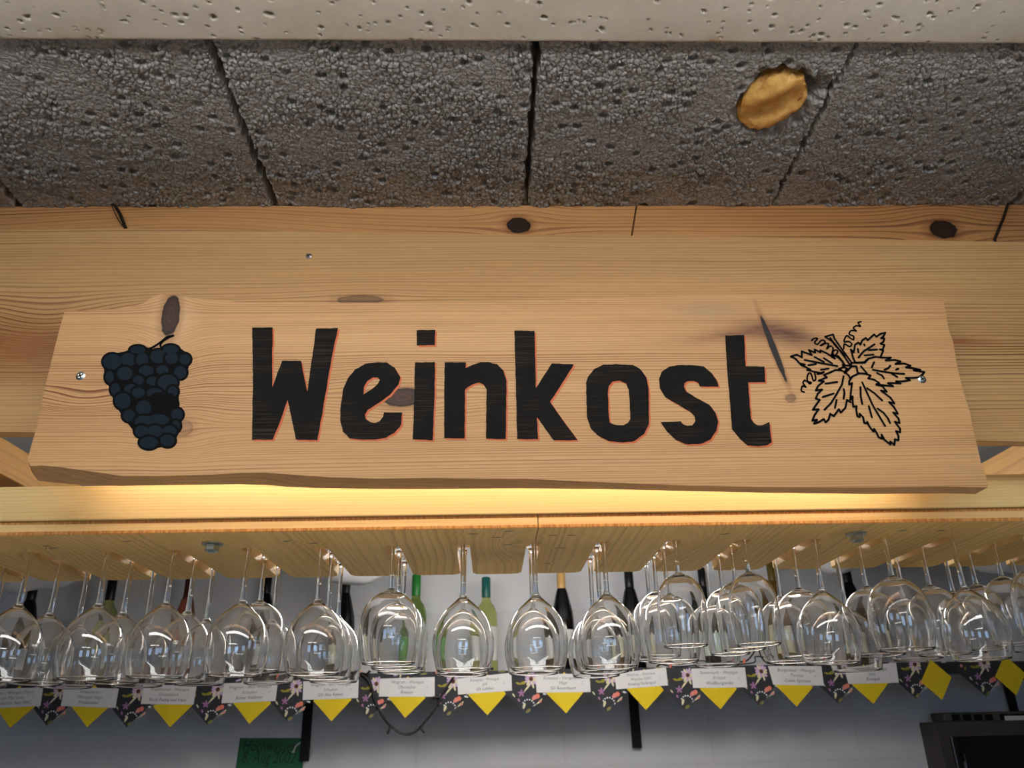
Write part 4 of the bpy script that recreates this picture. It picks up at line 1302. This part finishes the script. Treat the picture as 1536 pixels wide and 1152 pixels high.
ap = root('appliance', Vector(((C_.x + B_.x) / 2, 2.7, ztop)), 'flat dark grey appliance with square vents and a white label', 'appliance')
app_top = C_.z
MB().box(C_.x, B_.x, ycab + .015, WALLY - .02, ztop + .0005, app_top, .003).obj('casing', M_APP, ap)
for px in (1437, 1454, 1471, 1487):
    c = onY(px, 1075.5, ycab)
    MB().box(c.x - .0145, c.x + .0145, ycab + .012, ycab + .03, max(c.z - .010, ztop + .002), c.z + .009, .003).obj('vent', M_BLACK, ap)
c = onY(1504, 1077, ycab)
MB().box(c.x, c.x + .16, ycab + .011, ycab + .03, max(c.z - .010, ztop + .001), c.z + .012).obj('dark_strip', M_BLACK, ap)
MB().box(c.x + .013, c.x + .13, ycab + .0095, ycab + .0112, c.z - .008, c.z + .006).obj('name_label', labs['white'], ap)

# white cloth draped under the ceiling over the bar
M_CLOTH = plain('white_drape', lin(205, 206, 210), .85, var=.04, vscale=12)
nx, ny = 150, 50
V, F = [], []
for j in range(ny):
    for i in range(nx):
        x = -2.1 + 4.2 * i / (nx - 1); y = 1.45 + 1.25 * j / (ny - 1)
        h = .665 + .012 * math.sin(x * 17 + 3 * math.sin(y * 2.2)) + .008 * math.sin(x * 41 + y * 5) - .03 * math.sin((y - 1.45) / 1.25 * math.pi)
        for (cx_, wx_, am) in ((-.42, .20, .235), (-1.32, .28, .235), (1.02, .26, .215), (1.62, .30, .225)):
            h -= am * math.exp(-((x - cx_) / wx_) ** 2 - ((y - 2.42) / .16) ** 2)
        V.append((x, y, CAMZ + h))
for j in range(ny - 1):
    for i in range(nx - 1):
        F.append((j * nx + i, j * nx + i + 1, (j + 1) * nx + i + 1, (j + 1) * nx + i))
cl = mo('cloth_drape', V, F, M_CLOTH, smooth=True)
sd = cl.modifiers.new('solid', 'SOLIDIFY'); sd.thickness = .002
tag(cl, 'white cloth draped below the ceiling over the bar', 'cloth')

# ================================================================== LAMPS
M_HOUS = plain('white_lamp_housing', lin(230, 230, 228), .4)
def tube_lamp(name, c, L, r, mat, lab, hang=True):
    o = root(name, Vector((c[0], c[1], c[2] - r)), lab, 'lamp', 'tube lamps')
    MB().tube([(c[0] - L / 2, c[1], c[2]), (c[0] + L / 2, c[1], c[2])], r, 14).obj('tube', mat, o, smooth=True)
    for s in (-1, 1):
        MB().box(c[0] + s * L / 2 - .02, c[0] + s * L / 2 + .02, c[1] - r * 1.3, c[1] + r * 1.3, c[2] - r * 1.2, c[2] + r * 1.2, .004).obj('end_cap', M_HOUS, o)
        if hang:
            MB().tube([(c[0] + s * L * .45, c[1], c[2] + r * .9), (c[0] + s * L * .45, c[1], ZC + .06)], .002, 6).obj('hanger', M_ZINC, o)
    return o
# box luminaire under the ceiling in front of the bar
def box_lamp(x, y, z, L, W, e, lab):
    o = root('ceiling_lamp_offscreen', Vector((x, y, z - .03)), lab, 'lamp', 'box lamps under the ceiling')
    MB().box(x - L / 2, x + L / 2, y - W / 2, y + W / 2, z - .03, z + .015, .006).obj('diffuser', emit('opal_diffuser', (1, .98, .95), e), o)
    MB().box(x - L / 2 - .01, x + L / 2 + .01, y - W * .5, y + W * .5, z + .015, z + .04, .004).obj('housing', M_HOUS, o)
    for s_ in (-1, 1):
        MB().box(x + s_ * (L / 2 + .008) - .008, x + s_ * (L / 2 + .008) + .008, y - W * .52, y + W * .52, z - .033, z + .04, .003).obj('end_cap', M_HOUS, o)
        MB().tube([(x + s_ * L * .4, y, z + .035), (x + s_ * L * .4, y, ZC + .06)], .003, 6).obj('hanger', M_ZINC, o)
box_lamp(0, .42, ZC - .10, 1.7, .12, LAMP_FRONT, 'white box lamp hung in front of the bar')
tube_lamp('tube_lamp_offscreen', (-.2, -1.6, 2.2), 1.5, .03, emit('tube_white_far', (1, .97, .93), LAMP_REAR), 'suspended white tube lamp by the windows')
bar_lamp = tube_lamp('tube_lamp', (.15, 1.92, CAMZ + .47), 1.2, .018, emit('tube_bar', (1, .97, .93), LAMP_BAR), 'white tube lamp over the bar behind the rack', hang=False)
# the bar lamp is screwed under a batten that lies across the two support arms
MB().box(min(ARMS) - .03, max(ARMS) + .03, 1.905, 1.935, ARM_TOP - .0003, ARM_TOP + .018).obj('batten', M_ARM, bar_lamp)
for s_ in (-.45, .75):
    MB().box(s_ - .012, s_ + .012, 1.910, 1.930, CAMZ + .485, ARM_TOP + .001).obj('holder', M_HOUS, bar_lamp)
bk = [onY(-300, 645, YB), onY(768, 655, YB), onY(1465, 661, YB)]
def zb(x):
    p, q = (bk[0], bk[1]) if x < bk[1].x else (bk[1], bk[2])
    return p.z + (q.z - p.z) * (x - p.x) / (q.x - p.x)
def under(x0, x1, y0, y1, d0, d1, nm, mat):
    l = [Vector((x, y0, zb(x) - d0)) for x in (x0, bk[1].x, x1)] + [Vector((x, y0, zb(x) - d1)) for x in (x1, bk[1].x, x0)]
    MB().prism([l], (0, y1 - y0, 0)).obj(nm, mat, strip)
under(-.56, .60, YB + .003, YB + .020, 0, .007, 'profile', M_HOUS)
under(-.55, .59, YB + .005, YB + .018, .007, .011, 'diffuser', emit('strip_warm', (1, .93, .78), LAMP_STRIP))
